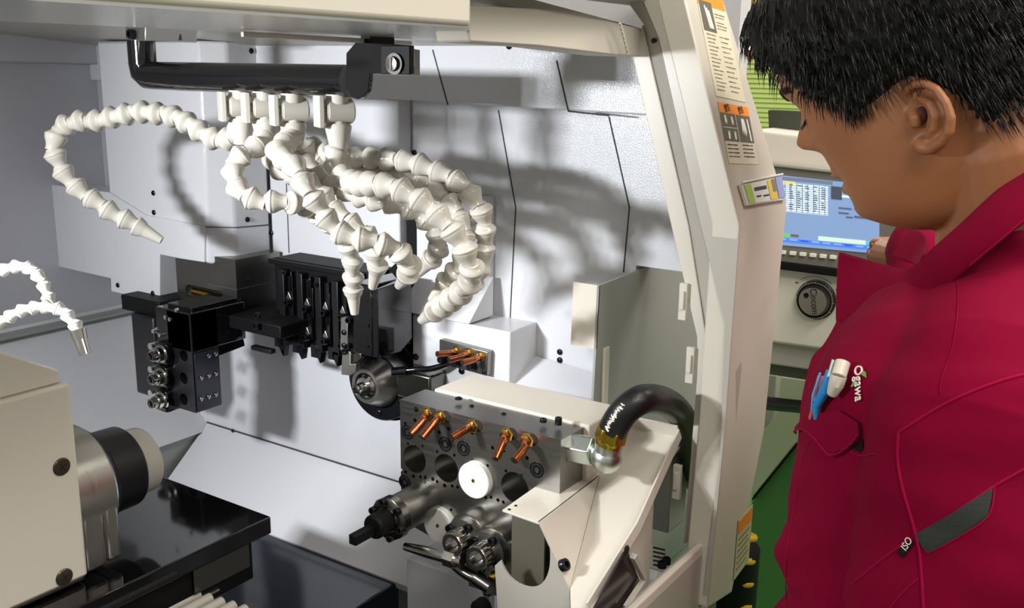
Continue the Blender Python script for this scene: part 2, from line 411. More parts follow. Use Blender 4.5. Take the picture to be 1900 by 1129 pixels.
# rounded channel next to lip
o2 = [(1075, -60), (1190, -5), (1222, 70), (1295, 400), (1345, 600), (1350, 700), (1318, 1010), (1215, 1200)]
i2 = [(1060, -40), (1165, 5), (1194, 45), (1279, 420), (1310, 620), (1310, 700), (1301, 1000), (1190, 1135)]
m = MB(); P = prof(i2, .958)+list(reversed(prof(o2, .935))); 
bm = m.bm
ra = [bm.verts.new(q) for q in prof(i2, .958)]; rb = [bm.verts.new(q) for q in prof(o2, .932)]
rc = [bm.verts.new(q+V(.04, 0, 0)) for q in prof(o2, .932)]; rd = [bm.verts.new(q+V(.04, 0, 0)) for q in prof(i2, .958)]
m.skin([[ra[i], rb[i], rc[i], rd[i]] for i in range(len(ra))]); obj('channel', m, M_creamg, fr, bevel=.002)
# broad grey-cream band between channel and label face
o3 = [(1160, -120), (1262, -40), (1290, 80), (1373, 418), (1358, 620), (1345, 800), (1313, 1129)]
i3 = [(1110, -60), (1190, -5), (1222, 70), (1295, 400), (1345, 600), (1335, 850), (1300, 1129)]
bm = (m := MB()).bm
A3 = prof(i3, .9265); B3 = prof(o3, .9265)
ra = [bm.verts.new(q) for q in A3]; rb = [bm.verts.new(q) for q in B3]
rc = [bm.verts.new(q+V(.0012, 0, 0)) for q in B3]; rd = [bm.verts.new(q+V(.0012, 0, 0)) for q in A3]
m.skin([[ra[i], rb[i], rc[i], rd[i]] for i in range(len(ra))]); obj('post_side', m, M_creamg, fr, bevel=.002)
# label face: front facing, between x=1270..1340 at top, sloping; then vertical lower face
Lf = [(1262, -40), (1373, 418)]; Rt = [(1330, -40), (1460, 385)]
xf0, xf1 = .926, 1.04
def ypl(px, py, Xp): return X(px, py, Xp)
T0 = ypl(1262, -40, xf0); T1 = ypl(1373, 418, xf0)
U0 = ypl(1330, -40, xf1); U1 = ypl(1460, 385, xf1)
_n = (U0-T0).cross(T1-T0).normalized(); _d = ray(1460, 385); U1 = CAM+_d*((T0-CAM).dot(_n)/_d.dot(_n)); xf1b = U1.x
_n2 = (U1-T1).cross(X(1313, 1129, xf0)-T1).normalized()
def lowpl(px, py): _d = ray(px, py); return CAM+_d*((T1-CAM).dot(_n2)/_d.dot(_n2))
D0 = X(1313, 1129, xf0); D1 = lowpl(1358, 1100)
m = MB(); bm = m.bm
vs = [[T0, U0], [T1, U1], [lowpl(1345, 800), lowpl(1418, 800)], [D0, D1]]
front = [[bm.verts.new(q) for q in r] for r in vs]; back = [[bm.verts.new(q+V(0, .03, 0)) for q in r] for r in vs]
m.skin([[front[i][0], front[i][1], back[i][1], back[i][0]] for i in range(4)])
obj('label_face', m, M_cream, fr, bevel=.002)
FACE = (T0, U0, T1, U1)
def onface(u, v, off=.0004):
    """u across 0..1, v down 0..1 on the upper sloping label face"""
    n = ((U0-T0).cross(T1-T0)).normalized()
    if n.y > 0: n = -n
    a = T0.lerp(U0, u); b = T1.lerp(U1, u); return a.lerp(b, v)+n*off
NF = ((U0-T0).cross(T1-T0)).normalized(); NF = -NF if NF.y > 0 else NF
def facepix(px, py, off=.0004):
    d = ray(px, py); t = (T0-CAM).dot(NF)/d.dot(NF); return CAM+d*t+NF*off
m = MB().cyl(X(1213, 75, .9365), X(1213, 75, .9335), .0028, n=16); obj('hole_plug', m, M_hole, fr)
# sill running back towards the camera at the doorway bottom
zs = 1.0
m = MB(); m.prism([X(1300, 1000, .94), X(1312, 1004, .94), X(1312, 1024, .94), X(1300, 1026, .94)], (-.35, 0, 0)); obj('sill_lip', m, M_cream, fr, bevel=.002)
obj('front_panel', MB().box(-.9, .98, .375, .39, .0, .998), M_creamg, enc, bevel=.002)
# top rail (cream) and its angled end
tp = thing('top_rail', 'cream top rail of the doorway with chamfered end, right of the long door edge', 'machine frame', (.9, .5, 1.5))
yT = .50
m = MB()
seq = [Y(862, 8, yT+.004), Y(1000, 16, yT), Y(1128, 38, yT-.004), Y(1188, 52, yT-.012)]
seqb = [Y(872, 78, yT+.004), Y(1000, 86, yT), Y(1140, 103, yT-.004), Y(1195, 105, yT-.012)]
f0 = [m.bm.verts.new(q) for q in seq]; f1 = [m.bm.verts.new(q) for q in seqb]
g0 = [m.bm.verts.new(q+V(0, .035, 0)) for q in seq]; g1 = [m.bm.verts.new(q+V(0, .035, 0)) for q in seqb]
m.skin([[f0[i], f1[i], g1[i], g0[i]] for i in range(4)])
obj('rail_face', m, M_cream, tp, bevel=.002)
# raised weld bead + end bracket
a = Y(1150, 42, yT-.016); b = Y(1165, 100, yT-.016); c = Y(1188, 108, yT-.016); d = Y(1192, 50, yT-.016)
m = MB(); m.tube([a.lerp(b, i/14)+V(.0012*(i % 2), 0, 0) for i in range(15)], .0015, 6); obj('weld_bead', m, M_cream, tp)
# roof sheet above the rail with small fittings
m = MB(); m.box(.55, 1.02, .47, .52, 1.565, 1.60); obj('roof_edge', m, M_creamg, tp, bevel=.002)
# long sliding door edge
dr = thing('sliding_door', 'long cream door edge with rounded end and glossy grey underside across the picture top', 'door', (.45, .5, 1.52))
yD = .47
xe = Y(877, 60, yD).x
zlow = Y(871, 50, yD).z
uL, uR = Z(0, 36, zlow), Z(877, 77, zlow); uL = uL+(uL-uR)*.9
yb = uR.y
m = MB(); m.box(-.35, xe, yD, yD+.045, zlow, zlow+.05); obj('door_edge', m, M_cream, dr, bevel=.005)
m = MB(); m.prism([(-.35, yD+.002, zlow-.001), (xe-.002, yD+.002, zlow-.001), (uR.x, uR.y, zlow-.001), (uL.x, uL.y, zlow-.001)], (0, 0, .004)); obj('underside', m, mat('brushed_underside', rgb(190, 188, 184), .25, metal=.6, bump=.3, bscale=30, stretch=(1, 12, 1), bdist=.0004), dr)
zz = zlow-.003; m = MB(); m.prism([Z(452, 58, zz), Z(765, 76, zz), Z(765, 76, zz)+V(0, .004, 0), Z(452, 58, zz)+V(0, .004, 0)], (0, 0, -.0045)); obj('wiper_strip', m, M_cream, dr, bevel=.001)
# small fittings seen over the rail
m = MB().tube([Y(866, 14, .56), Y(917, 12, .56)], .0022, 8); m.cyl(Y(938, 6, .57), Y(950, 6, .57), .006); m.box(.74, .76, .57, .58, 1.56, 1.58)
tag(obj('rail_fitting', m, M_chrome), 'small steel rod and roller above the top rail', 'fitting')
# ================================================================ coolant manifold
XM = .80
man = thing('coolant_manifold', 'gloss black horizontal coolant pipe on end brackets under the door edge', 'pipe', (XM, .92, 1.483))
pa, pb = X(285, 140, XM), X(650, 150, XM)
rp = .0170
m = MB(); m.tube([V(XM, pa.y, pa.z+.0), V(XM, pb.y, pb.z)], rp, 32); obj('pipe', m, M_blackg, man)
m = MB(); c = V(XM, pa.y, pa.z)
m.tube([c, c+V(0, .010, 0), c+V(0, .018, .004), c+V(0, .020, .014), c+V(0, .020, .045)], rp*1.0, 32); obj('elbow', m, M_blackg, man)
# black end bracket: plate with rounded bottom, ear to the right
def PX(l, d): return [X(x, y, d) for x, y in l]
m = MB(); out = [(642, 98), (662, 75), (684, 78), (762, 84), (762, 138), (686, 136), (685, 150), (683, 168), (675, 179), (662, 184), (650, 180), (641, 166)]
m.prism(PX(out, XM-.019), (.006, 0, 0)); 
obj('end_bracket', m, M_blackg, man, bevel=.001)
m = MB(); m.prism(PX([(706, 84), (760, 84), (760, 138), (706, 137)], XM-.021), (.002, 0, 0)); obj('bracket_ear', m, M_blackm, man, bevel=.0008)
q = X(733, 118, XM-.022)
m = MB(); m.lathe(q, (-1, 0, 0), [(0, .0105), (.002, .0105), (.002, .0075), (.006, .0068), (.0065, .001)], 28); obj('bracket_bolt', m, M_dsteel, man)
m = MB(); m.box(q.x-.0074, q.x-.006, q.y-.0012, q.y+.0012, q.z-.006, q.z+.006); 
m = m
obj('bolt_slot', m, M_chrome, man)
m = MB(); m.prism(PX([(755, 90), (765, 92), (765, 139), (755, 138)], XM+.0), (.012, 0, 0)); obj('spacer', m, M_steel, man)
# steel mounting block on the left
m = MB(); t = PX([(232, 48), (270, 48), (270, 76), (233, 73)], XM-.03); m.prism(t, (.075, -.0, 0)); obj('mount_block', m, M_steelb, man, bevel=.001)
screws(man, [X(247, 63, XM-.0305)], (-1, 0, 0), .006, CAP, 'cap_screw')
m = MB(); q = X(330, 62, XM+.02); m.cyl(q-V(0, 0, .008), q+V(0, 0, .008), .005); obj('hanger_stud', m, M_dsteel, man)
# bracket hangs from the ceiling sheet
m = MB(); q = X(700, 90, XM-.0); m.box(XM-.018, XM+.02, q.y-.006, q.y+.006, q.z-.004, 1.545); obj('hanger', m, M_blackm, man)
q = X(252, 52, XM-.0); m = MB(); m.box(XM+.0, XM+.03, q.y-.014, q.y+.002, q.z-.002, 1.55); obj('hanger', m, M_steelb, man)
# ================================================================ segmented hoses
def segmesh():
    # one ball-and-socket element along +Z, pitch 1: wide lip upstream, narrowing neck downstream
    m = MB(); m.lathe((0, 0, 0), AZ, [(-.08, .34), (0, .37), (.06, .44), (.14, .53), (.20, .585), (.25, .60), (.29, .59), (.31, .565), (.36, .565), (.46, .535), (.62, .45), (.78, .375), (.92, .345), (1.05, .345)], 28)
    return m
SEG = {}
for k, mm in (('a', M_loc), ('b', M_locw)): SEG[k] = mesh_of('hose_segment', segmesh(), mm, ang=60)
def nozmesh():
    m = MB(); m.lathe((0, 0, 0), AZ, [(-.06, .36), (-.02, .54), (.06, .565), (.12, .53), (.3, .5), (.5, .38), (.6, .36), (1.55, .22), (1.56, .15), (1.3, .14)], 24); return m
NOZ = {}
for k, mm in (('a', M_loc), ('b', M_locw)): NOZ[k] = mesh_of('hose_nozzle', nozmesh(), mm, ang=40)
def resample(pts, step):
    out = [pts[0]]; acc = 0
    for a, b in zip(pts, pts[1:]):
        L = (b-a).length; pos = 0
        while acc+(L-pos) >= step:
            pos += step-acc; acc = 0; out.append(a+(b-a)*(pos/L))
        acc += L-pos
    return out
def hose(label, px, pitch=.0228, kind='a', noz=True, group='segmented coolant hoses under the black pipe', nm='coolant_hose', P=X):
    """px: list of (x, y, depth plane X)"""
    pts = crom([P(*p) for p in px], 8)
    t = thing(nm, label, 'hose', pts[0], group)
    # fit the pitch so the nozzle ends on the last point
    L = sum((b-a).length for a, b in zip(pts, pts[1:])); nl = 1.55 if noz else 0
    n = max(2, round(L/pitch-nl)); pitch2 = L/(n+nl)
    rs = resample(pts, pitch2)
    if not noz and (pts[-1]-rs[-1]).length > pitch2*.4: rs.append(pts[-1])
    for i in range(min(n, len(rs)-1) if noz else len(rs)-1):
        d = rs[i+1]-rs[i]
        q = aim(d) @ Quaternion((1, random.uniform(-.06, .06), random.uniform(-.06, .06), 0)).normalized()
        inst(SEG[kind], 'hose_segment', t, rs[i], q, (pitch*1.0, pitch*1.0, pitch2))
    if noz:
        s = rs[min(n, len(rs)-1)]; inst(NOZ[kind], 'hose_nozzle', t, s, aim(pts[-1]-s), (pitch, pitch, (pts[-1]-s).length/1.55))
    return t
def valve(t, px, top, bot, d, axis_handle=-1):
    """ball valve hanging from the manifold, handle paddle on its left side"""
    c = X(px, (top+bot)/2, d); zt = X(px, top, d).z; zb_ = X(px, bot, d).z; h = zt-zb_
    yc = c.y
    m = MB(); m.lathe((d, yc, zt+.003), (0, 0, -1), [(0, .0125), (.010, .0125), (.011, .009), (h*.2+.003, .009), (h*.8+.003, .009), (h+.003, .010)], 24)
    v = obj('valve_body', m, M_loc, t)
    ax = V(-.87, .49, 0); cc_ = V(d, yc, c.z); pr = V(.49, .87, 0)
    m = MB(); m.lathe(cc_-ax*.0165, ax, [(0, .0115), (.002, .0135), (.029, .0138), (.0292, .0128), (.031, .0126), (.0312, .009)], 32)
    obj('valve_barrel', m, M_loc, t)
    o_ = cc_+ax*.018; m = MB(); m.prism([o_-pr*.012-AZ*.017, o_+pr*.012-AZ*.017, o_+pr*.012+AZ*.017, o_-pr*.012+AZ*.017], ax*.006)
    m.cyl(cc_+ax*.013, o_+ax*.001, .005)
    obj('valve_handle', m, M_loc, t, bevel=.001)
    # tapered adaptor
    m = MB(); m.lathe((d, yc, zb_+.002), (0, 0, -1), [(0, .0125), (.003, .0145), (.006, .0142), (.028, .0095), (.030, .0095)], 24)
    obj('hose_adaptor', m, M_loc, t)
G = 'hoses hanging from the four valves'
k0 = kx(447, 238, .80)
LOOP = [(447, 238), (432, 256), (405, 260), (375, 247), (350, 230), (325, 218), (298, 211), (270, 208), (240, 210), (212, 216), (185, 223), (152, 222), (122, 230), (104, 250), (98, 277), (106, 302), (122, 325), (145, 350), (172, 372), (203, 391), (235, 409), (262, 424), (300, 446)]
t = hose('long coolant hose looping far out to the left and back, below the first valve', [(x, y, k0+(1.29-k0)*(i/13)**.8 if i < 14 else 1.29+.04*(i-14)/8) for i, (x, y) in enumerate(LOOP)], .0246, P=KD)
valve(t, 446, 172, 222, .80)
t = hose('coolant hose curling left then running under its neighbour, below the second valve', [(493, 252, .80), (488, 262, .79), (475, 272, .775), (455, 282, .76), (437, 297, .75), (428, 318, .745), (436, 342, .74), (455, 362, .74), (483, 372, .75), (515, 375, .76), (548, 377, .775), (575, 386, .80), (600, 402, .82), (625, 425, .84), (645, 450, .86), (655, 478, .87), (656, 508, .875), (655, 535, .88), (657, 560, .88), (658, 582, .885)], nm='coolant_hose')
valve(t, 490, 174, 224, .80)
t = hose('thick front coolant hose sweeping down from the third valve to the right', [(543, 250, .80), (535, 262, .785), (520, 268, .765), (508, 280, .755), (520, 292, .75), (540, 300, .745), (552, 318, .74), (562, 342, .74), (578, 365, .74), (592, 388, .745), (606, 410, .75), (625, 430, .755), (652, 442, .76), (682, 448, .77), (712, 453, .78), (738, 462, .79), (757, 478, .80), (762, 497, .81), (752, 515, .82), (740, 530, .83)])
valve(t, 543, 178, 230, .80)
t = hose('front coolant hose arching right then hooking back beneath, off the fourth valve', [(627, 270, .80), (618, 290, .80), (628, 320, .79), (652, 338, .78), (684, 342, .76), (712, 344, .755), (745, 350, .755), (775, 366, .76), (802, 388, .765), (828, 412, .77), (850, 438, .775), (866, 464, .78), (876, 492, .785), (876, 520, .795), (860, 540, .80), (838, 556, .81), (818, 570, .82), (782, 594, .835)])
valve(t, 627, 180, 232, .80)
t = hose('coolant hose arching highest at the right, against the shaded wall', [(575, 272, .86), (605, 284, .86), (640, 290, .86), (672, 292, .86), (704, 295, .86), (736, 296, .86), (766, 300, .86), (796, 312, .865), (826, 326, .87), (856, 341, .875), (880, 362, .88), (893, 390, .88), (898, 420, .885), (898, 450, .89), (896, 478, .89), (890, 506, .89), (872, 535, .89), (850, 556, .89)])
t = hose('shaded coolant hose whose nozzle points down left, behind the hooked hose', [(560, 262, .84), (580, 290, .85), (605, 315, .86), (640, 328, .86), (680, 325, .865), (720, 328, .87), (760, 333, .87), (795, 343, .87), (822, 360, .87), (842, 385, .87), (856, 412, .87), (862, 445, .865), (862, 480, .86), (845, 503, .86), (825, 525, .86), (801, 557, .86)])
t = hose('coolant hose ending at the lower right of the black tool row, in shadow', [(545, 268, .84), (565, 300, .84), (590, 325, .84), (625, 345, .84), (655, 362, .84), (690, 370, .84), (722, 374, .84), (750, 384, .85), (775, 398, .86), (800, 415, .87), (820, 440, .875), (814, 465, .88), (798, 484, .88), (776, 508, .885)])
t = hose('coolant hose between the front ones, ending in the middle of three downward nozzles', [(520, 262, .83), (505, 300, .81), (530, 318, .80), (560, 330, .80), (590, 345, .81), (600, 370, .815), (625, 395, .82), (655, 415, .825), (682, 435, .83), (698, 460, .835), (702, 485, .84), (694, 510, .845), (691, 533, .85)])
G2 = 'small white hoses at the left picture edge'
hose('small bright white hose arching at left edge, higher of the two', [(-150, 640, .55), (-90, 560, .55), (-30, 514, .55), (2, 503, .55), (22, 495, .55), (44, 494, .55), (63, 504, .55), (78, 520, .55), (86, 542, .55), (96, 566, .55)], .0115, 'b', False, G2, 'nozzle_hose', P=lambda x, y, d: KD(x, y, .93))
t = hose('small bright white hose with grey steel tip at left edge, lower of the two', [(-150, 680, .55), (-80, 640, .55), (-25, 608, .55), (5, 596, .55), (32, 580, .55), (58, 572, .55), (84, 568, .55), (108, 572, .55), (128, 584, .55), (140, 602, .55), (146, 618, .55)], .0115, 'b', False, G2, 'nozzle_hose', P=lambda x, y, d: KD(x, y, .90))
m = MB(); m.cyl(KD(144, 612, .9), KD(149, 630, .9), .0072, .0062); m.cyl(KD(149, 630, .9), KD(158, 658, .9), .0056, .0050); obj('steel_tip', m, M_chrome, t)
# ================================================================ steel bearing block
sb = thing('bearing_block', 'bright steel block with a slotted window, under the slide cover corner', 'steel block', (.98, 1.23, 1.15))
a = X(333, 482, .975); b = X(437, 492, .975)
zt = 1.215; zb = X(437, 578, .975).z
m = MB(); fp = [(.975, X(328, 520, .975).y), (.975, b.y), (1.063, b.y), (1.063, X(328, 520, .975).y)]
m.prism([(x, y, zb) for x, y in fp], (0, 0, zt-zb)); blk = obj('block_body', m, M_steel, sb)
c = MB(); q0, q1 = X(352, 540, .975), X(408, 552, .975)
zq = (q0.z+q1.z)/2; r_ = .0105
c.tube([V(.965, q0.y, zq), V(.99, q0.y, zq)], r_, 20); cut(blk, c)
c = MB(); c.tube([V(.965, q1.y, zq-.001), V(.99, q1.y, zq-.001)], r_*.98, 20); cut(blk, c)
c = MB(); c.box(.965, .99, q1.y, q0.y, zq-r_*.97, zq+r_*.97); cut(blk, c)
m = MB(); m.cyl(V(.982, q0.y, zq-.001), V(.982, q1.y-.006, zq-.003), .0055); obj('slot_rod', m, M_brass, sb)
m = MB(); zl_ = X(437, 537, .975).z; m.box(.9742, .9752, b.y-.0008, blk.data.vertices[0].co.y+1.4, zl_-.0006, zl_+.0006); m.bm.free()
m = MB(); m.box(.9746, .9752, b.y, b.y+.07, zl_-.0006, zl_+.0006); m.box(.975, 1.06, b.y-.0004, b.y, zl_-.0006, zl_+.0006); obj('block_joint', m, M_seam, sb)
screws(sb, [Y(459, 520, b.y), Y(448, 555, b.y)], (0, -1, 0), .0028)
# brass fitting hidden at the skirt edge
m = MB().cyl(X(228, 551, .975), X(240, 553, .975), .004); obj('brass_pin', m, M_brass, sb)
# ================================================================ rotary tool unit (black) at left
ru = thing('rotary_tool_unit', 'black multi-spindle tool unit with three steel collets and a side plate of screws', 'tool unit', (.95, 1.12, 1.0))
XR = .88; c = X(358, 680, XR)
yc0 = c.y
# right-hand body: front face with holes, side face
zt = X(358, 585, XR).z; zb = X(358, 765, XR).z
yl_ = X(316, 680, XR).y
xs = Y(408, 700, yc0).x
m = MB(); m.prism([(XR, yc0, zb), (XR, yl_, zb+.0), (xs, yl_, zb), (xs, yc0, zb)], (0, 0, zt-zb)); bd = obj('spindle_body', m, M_blacks, ru, bevel=.001)
bd.modifiers.clear()
cc = MB()
for y in (660, 702, 741): q = X(341, y, XR); cc.cyl(q-AX*.01, q+AX*.018, .0088)
cut(bd, cc)
m = MB(); z1 = Y(380, 652, yc0).z; 
m.box(XR+.002, xs-.001, yc0-.0025, yc0-.0002, zb+.002, z1); obj('side_plate', m, mat('blue_black_plate', rgb(34, 35, 48), .22, spec=.6), ru, bevel=.0006)
for y, xs_ in ((660, (387, 400)), (697, (373, 387, 400)), (736, (373, 387, 400))):
    for x in xs_: 
        q = Y(x, y-(x-387)*.3, yc0-.003); inst(SCREWZ, 'plate_screw', ru, q, aim((0, -1, 0)), .0034, None)
# upper head block
zt2 = X(358, 584, XR).z
m = MB(); m.box(XR, XR+.10, yc0, X(290, 600, XR).y, z1+.002, zt2); obj('upper_head', m, M_blackg, ru, bevel=.002)
m = MB(); m.box(XR+.012, XR+.095, yc0+.01, X(300, 600, XR).y, zt2-.001, zt2+.005); obj('top_cap', m, M_blackg, ru, bevel=.001)
# back column (leftmost)
q0, q1 = X(246, 570, .93), X(300, 740, .93)
m = MB(); m.box(.925, .99, q1.y, q0.y, X(260, 728, .93).z, 1.115); obj('back_column', m, M_blacks, ru, bevel=.004)
m = MB(); m.box(.935, 1.0, X(300, 560, .94).y, X(230, 560, .94).y, X(240, 575, .94).z, X(240, 545, .94).z-.002); obj('back_flange', m, M_blackm, ru, bevel=.002)
# collet carriers + collets (three), protruding towards -X
for i, y in enumerate((655, 698, 742)):
    q = X(306, y, .875)
    m = MB(); m.box(.868, .93, q.y-.013, q.y+.014, q.z-.0165, q.z+.0165); cr = obj('collet_carrier', m, M_blackg, ru, bevel=.003)
    q = X(300, y+1, .866)
    m = MB(); m.lathe(q+AX*.002, (-1, 0, 0), [(0, .0135), (.003, .0135), (.004, .0105), (.012, .0105), (.0125, .0085), (.019, .0082), (.019, .0062), (.006, .0058), (.006, .0001)], 24)
    co = obj('collet', m, M_chrome, ru)
    for k in range(8):
        a = 2*pi*k/8; u = V(0, cos(a), sin(a)); 
    m = MB(); m.lathe(q+V(-.019, 0, 0)-AX*-.001, (-1, 0, 0), [(0, .0078), (.0015, .0078), (.0015, .0058), (0, .0058)], 6, False, False); obj('collet_nut', m, M_dsteel, co)
    w = X(278, y-12, .88); m = MB().cyl(w+AX*.02, w, .0052); obj('pin', m, M_zinc, ru)
for (x, y) in ((283, 615), (295, 622)):
    w = X(x, y, .875); m = MB(); m.lathe(w+AX*.02, (-1, 0, 0), [(0, .005), (.012, .005), (.013, .0035), (.02, .003)], 16); obj('oil_nipple', m, M_zinc, ru)
for (x, y) in ((330, 575), (310, 588), (318, 592)):
    w = X(x, y, .879); m = MB(); m.cyl(w, w-AX*.004, .003); obj('cap_screw', m, M_zinc, ru)
# hanging plate to the right (dark bar)
q0, q1 = X(408, 625, .955), X(470, 640, .955)
m = MB(); m.prism([X(400, 630, .93), X(452, 628, .99), X(455, 642, .99), X(408, 660, .93)], (0, .03, 0)); obj('arm_bar', m, M_oxide, ru, bevel=.001)
m = MB(); m.box(.95, 1.062, X(520, 600, .95).y, yc0+.02, X(440, 612, .95).z, zb_ if False else 1.137); obj('carrier_plate', m, M_blackm, ru, bevel=.002)
m = MB(); m.box(.945, .955, X(505, 600, .95).y, X(468, 600, .95).y, X(480, 650, .95).z, 1.10); obj('lug', m, M_blacks, ru, bevel=.001)
screws(ru, [X(480, 585, .9445), X(477, 604, .9445)], (-1, 0, 0), .0048, CAP, 'cap_screw')
# ================================================================ gang tool post
gp = thing('gang_tool_post', 'black gang tool post holding a row of five upright turning tools', 'tool post', (1.02, 1.03, 1.0))
XG = 1.0
ya, yb_ = X(500, 560, XG).y, X(705, 600, 1.03).y
zt = X(560, 493, XG).z; zb = X(520, 640, XG).z
m = MB(); m.box(XG+.012, 1.066, yb_, ya, X(600, 655, XG).z, X(560, 490, XG).z+.0); obj('post_body', m, M_blackm, gp, bevel=.002)
m = MB(); m.box(XG+.004, 1.068, X(640, 560, XG).y-.03, ya+.004, zt-.006, zt+.001); obj('post_top', m, M_blackm, gp, bevel=.001)
tools = [(522, 500, 640), (556, 507, 645), (590, 514, 652), (622, 522, 658)]
def bar(parent, x, yt, yb, w, name, mat_, d=XG, dep=.014):
    a = X(x, yt, d); b = X(x, yb, d)
    m = MB(); m.box(d-dep+.012, d+.012, a.y-w/2, a.y+w/2, b.z, a.z); return obj(name, m, mat_, parent, bevel=.0008)
for i, (x, yt, yb) in enumerate(tools):
    tl = bar(gp, x, yt, yb, .0115, 'tool_shank', M_blacks)
    # cutting tip
    q = X(x, yb, XG-.002)
    m = MB(); m.prism([q+V(0, .006, .004), q+V(0, .006, -.004), q+V(0, -.003, -.018), q+V(0, -.006, -.004), q+V(0, -.006, .004)], (.011, 0, 0)); obj('tool_tip', m, M_oxide, gp, bevel=.0006)
    # wedge clamp bar
    bar(gp, x+17, yt+10, yb-16, .0095, 'clamp_bar', M_blackg, XG+.006)
    for yy in ((yt+65, yt+118) if i else (yt+60, yt+115)):
        q = X(x+17, yy, XG+.004)
        inst(CAP, 'clamp_screw', gp, q, aim((-1, 0, 0)), (.0052, .0052, .010))
        m = MB(); q2 = q+V(-.004, 0, .009); m.prism([q2+V(0, -.006, -.004), q2+V(0, .006, -.004), q2+V(0, 0, .007)], (.006, 0, 0)); obj('clamp_wedge', m, M_steelb, gp, bevel=.0005)
for (x, y, yb2) in ((535, 505, 560), (570, 515, 600), (575, 535, 590), (606, 545, 600), (611, 528, 575)):
    bar(gp, x, y, yb2, .003, 'rib', M_oxide, XG-.0, .008)
screws(gp, [X(530, 506, XG-.002), X(576, 526, XG-.002), X(588, 528, XG-.002), X(518, 606, XG-.004), X(520, 632, XG-.004)], (-1, 0, 0), .0036, CAP, 'cap_screw')
# serrated lower edge blocks
for x, y0, y1 in ((512, 618, 644), (546, 630, 655), (580, 640, 664), (612, 645, 668)):
    bar(gp, x, y0, y1, .013, 'lower_jaw', M_blacks, XG-.004, .01)
# right end plate with flag, faces operator
m = MB(); zA = X(690, 530, .95).z; zB = X(690, 662, .95).z
m.box(.95, 1.03, X(690, 600, .95).y, X(655, 600, .95).y, zB, zA); ep = obj('end_block', m, M_blackg, gp, bevel=.0015)
yE = X(690, 600, .95).y
m = MB(); m.prism([V(.951, yE, zA-.004), V(1.02, yE, zA), V(1.02, yE, zB+.012), V(.995, yE, zB-.002), V(.951, yE, zB)], (0, -.010, 0)); obj('end_plate', m, M_blackg, gp, bevel=.001)
screws(gp, [Y(684, 604, yE-.0105), Y(683, 642, yE-.0105)], (0, -1, 0), .003)
m = MB(); q = X(745, 560, 1.035); m.prism([X(722, 500, 1.045), X(742, 480, 1.045), X(745, 600, 1.045), X(722, 625, 1.045)], (.03, 0, 0)); obj('rear_fin', m, M_blackm, gp)
# parting tool in front of the bush
pt_ = thing('parting_tool', 'pale steel parting blade holder hanging in front of the guide bushing', 'cutting tool', X(640, 640, .975))
d = .972
m = MB(); m.prism(PX([(632, 589), (645, 589), (645, 650), (631, 650)], d), (.012, 0, 0)); obj('blade_holder', m, M_steelb, pt_, bevel=.0008)
m = MB(); m.prism(PX([(635, 650), (650, 653), (650, 676), (660, 675), (660, 690), (648, 697), (640, 696), (633, 695)], d), (.009, 0, 0)); obj('blade', m, M_steelb, pt_, bevel=.0006)
m = MB(); m.prism(PX([(650, 657), (668, 655), (672, 664), (662, 672), (652, 674)], d+.003), (.008, 0, 0)); obj('insert_clamp', m, M_dsteel, pt_, bevel=.0006)
screws(pt_, [X(638, 617, d-.0004), X(638, 641, d-.0004)], (-1, 0, 0), .0038)
# oblique hook: two dark clamp screws right of the holder
for (x, y) in ((652, 592), (650, 641), (645, 650)):
    inst(CAP, 'clamp_screw', pt_, X(x, y, d+.006), aim((-1, -.2, 0)), (.0045, .0045, .010))
# ================================================================ guide bushing
gb = thing('guide_bushing', 'round steel guide bushing cone on a dark bolted flange, centre of machine', 'guide bushing', (1.06, .897, 1.068))
C0 = V(1.0, X(702, 708, 1.02).y, X(702, 708, 1.02).z)
m = MB(); m.lathe(V(1.098, C0.y, C0.z), (-1, 0, 0), [(0, .063), (.060, .063), (.061, .0585), (.076, .0585), (.078, .0565), (.078, .040), (.070, .039), (.070, .01)], 64); obj('flange', m, M_oxide, gb)
m = MB(); m.lathe(V(1.026, C0.y, C0.z), (-1, 0, 0), [(0, .0375), (.006, .0375), (.008, .037), (.032, .0255), (.0335, .025), (.0335, .0195), (.024, .019), (.024, .001)], 64); obj('cone', m, M_steelb, gb)
m = MB(); m.lathe(V(1.003, C0.y, C0.z), (-1, 0, 0), [(0, .0175), (.010, .0175), (.014, .0135), (.015, .0078), (.029, .0072), (.031, .0055), (.031, .0038), (.02, .0036)], 40); obj('collet', m, M_chrome, gb)
for k in range(6):
    a = pi/6+k*pi/3; inst(SCREW, 'flange_screw', gb, V(1.0205, C0.y+cos(a)*.0465, C0.z+sin(a)*.0465), aim((-1, 0, 0)), .0048)
# black air pipe reaching from the right to the cone
ap = MB(); ap.tube([X(731, 690, .99), X(770, 686, 1.0), X(800, 684, 1.01), X(828, 676, 1.02), X(848, 668, 1.03)], .0042, 14, 4)
at = thing('air_pipe', 'thin black bent pipe between the copper nozzles and the guide bushing', 'pipe', X(790, 685, 1.0))
obj('pipe', ap, M_blackg, at)
m = MB().cyl(X(728, 690, .987), X(755, 688, .996), .0062); obj('sleeve', m, M_blackg, at)
# dark block behind the guide bushing to its right
m = MB(); m.box(1.0, 1.09, X(815, 700, 1.02).y, X(752, 700, 1.02).y, X(780, 735, 1.02).z, X(780, 690, 1.02).z+.004); obj('bush_bracket', m, M_dsteel, gb, bevel=.003)
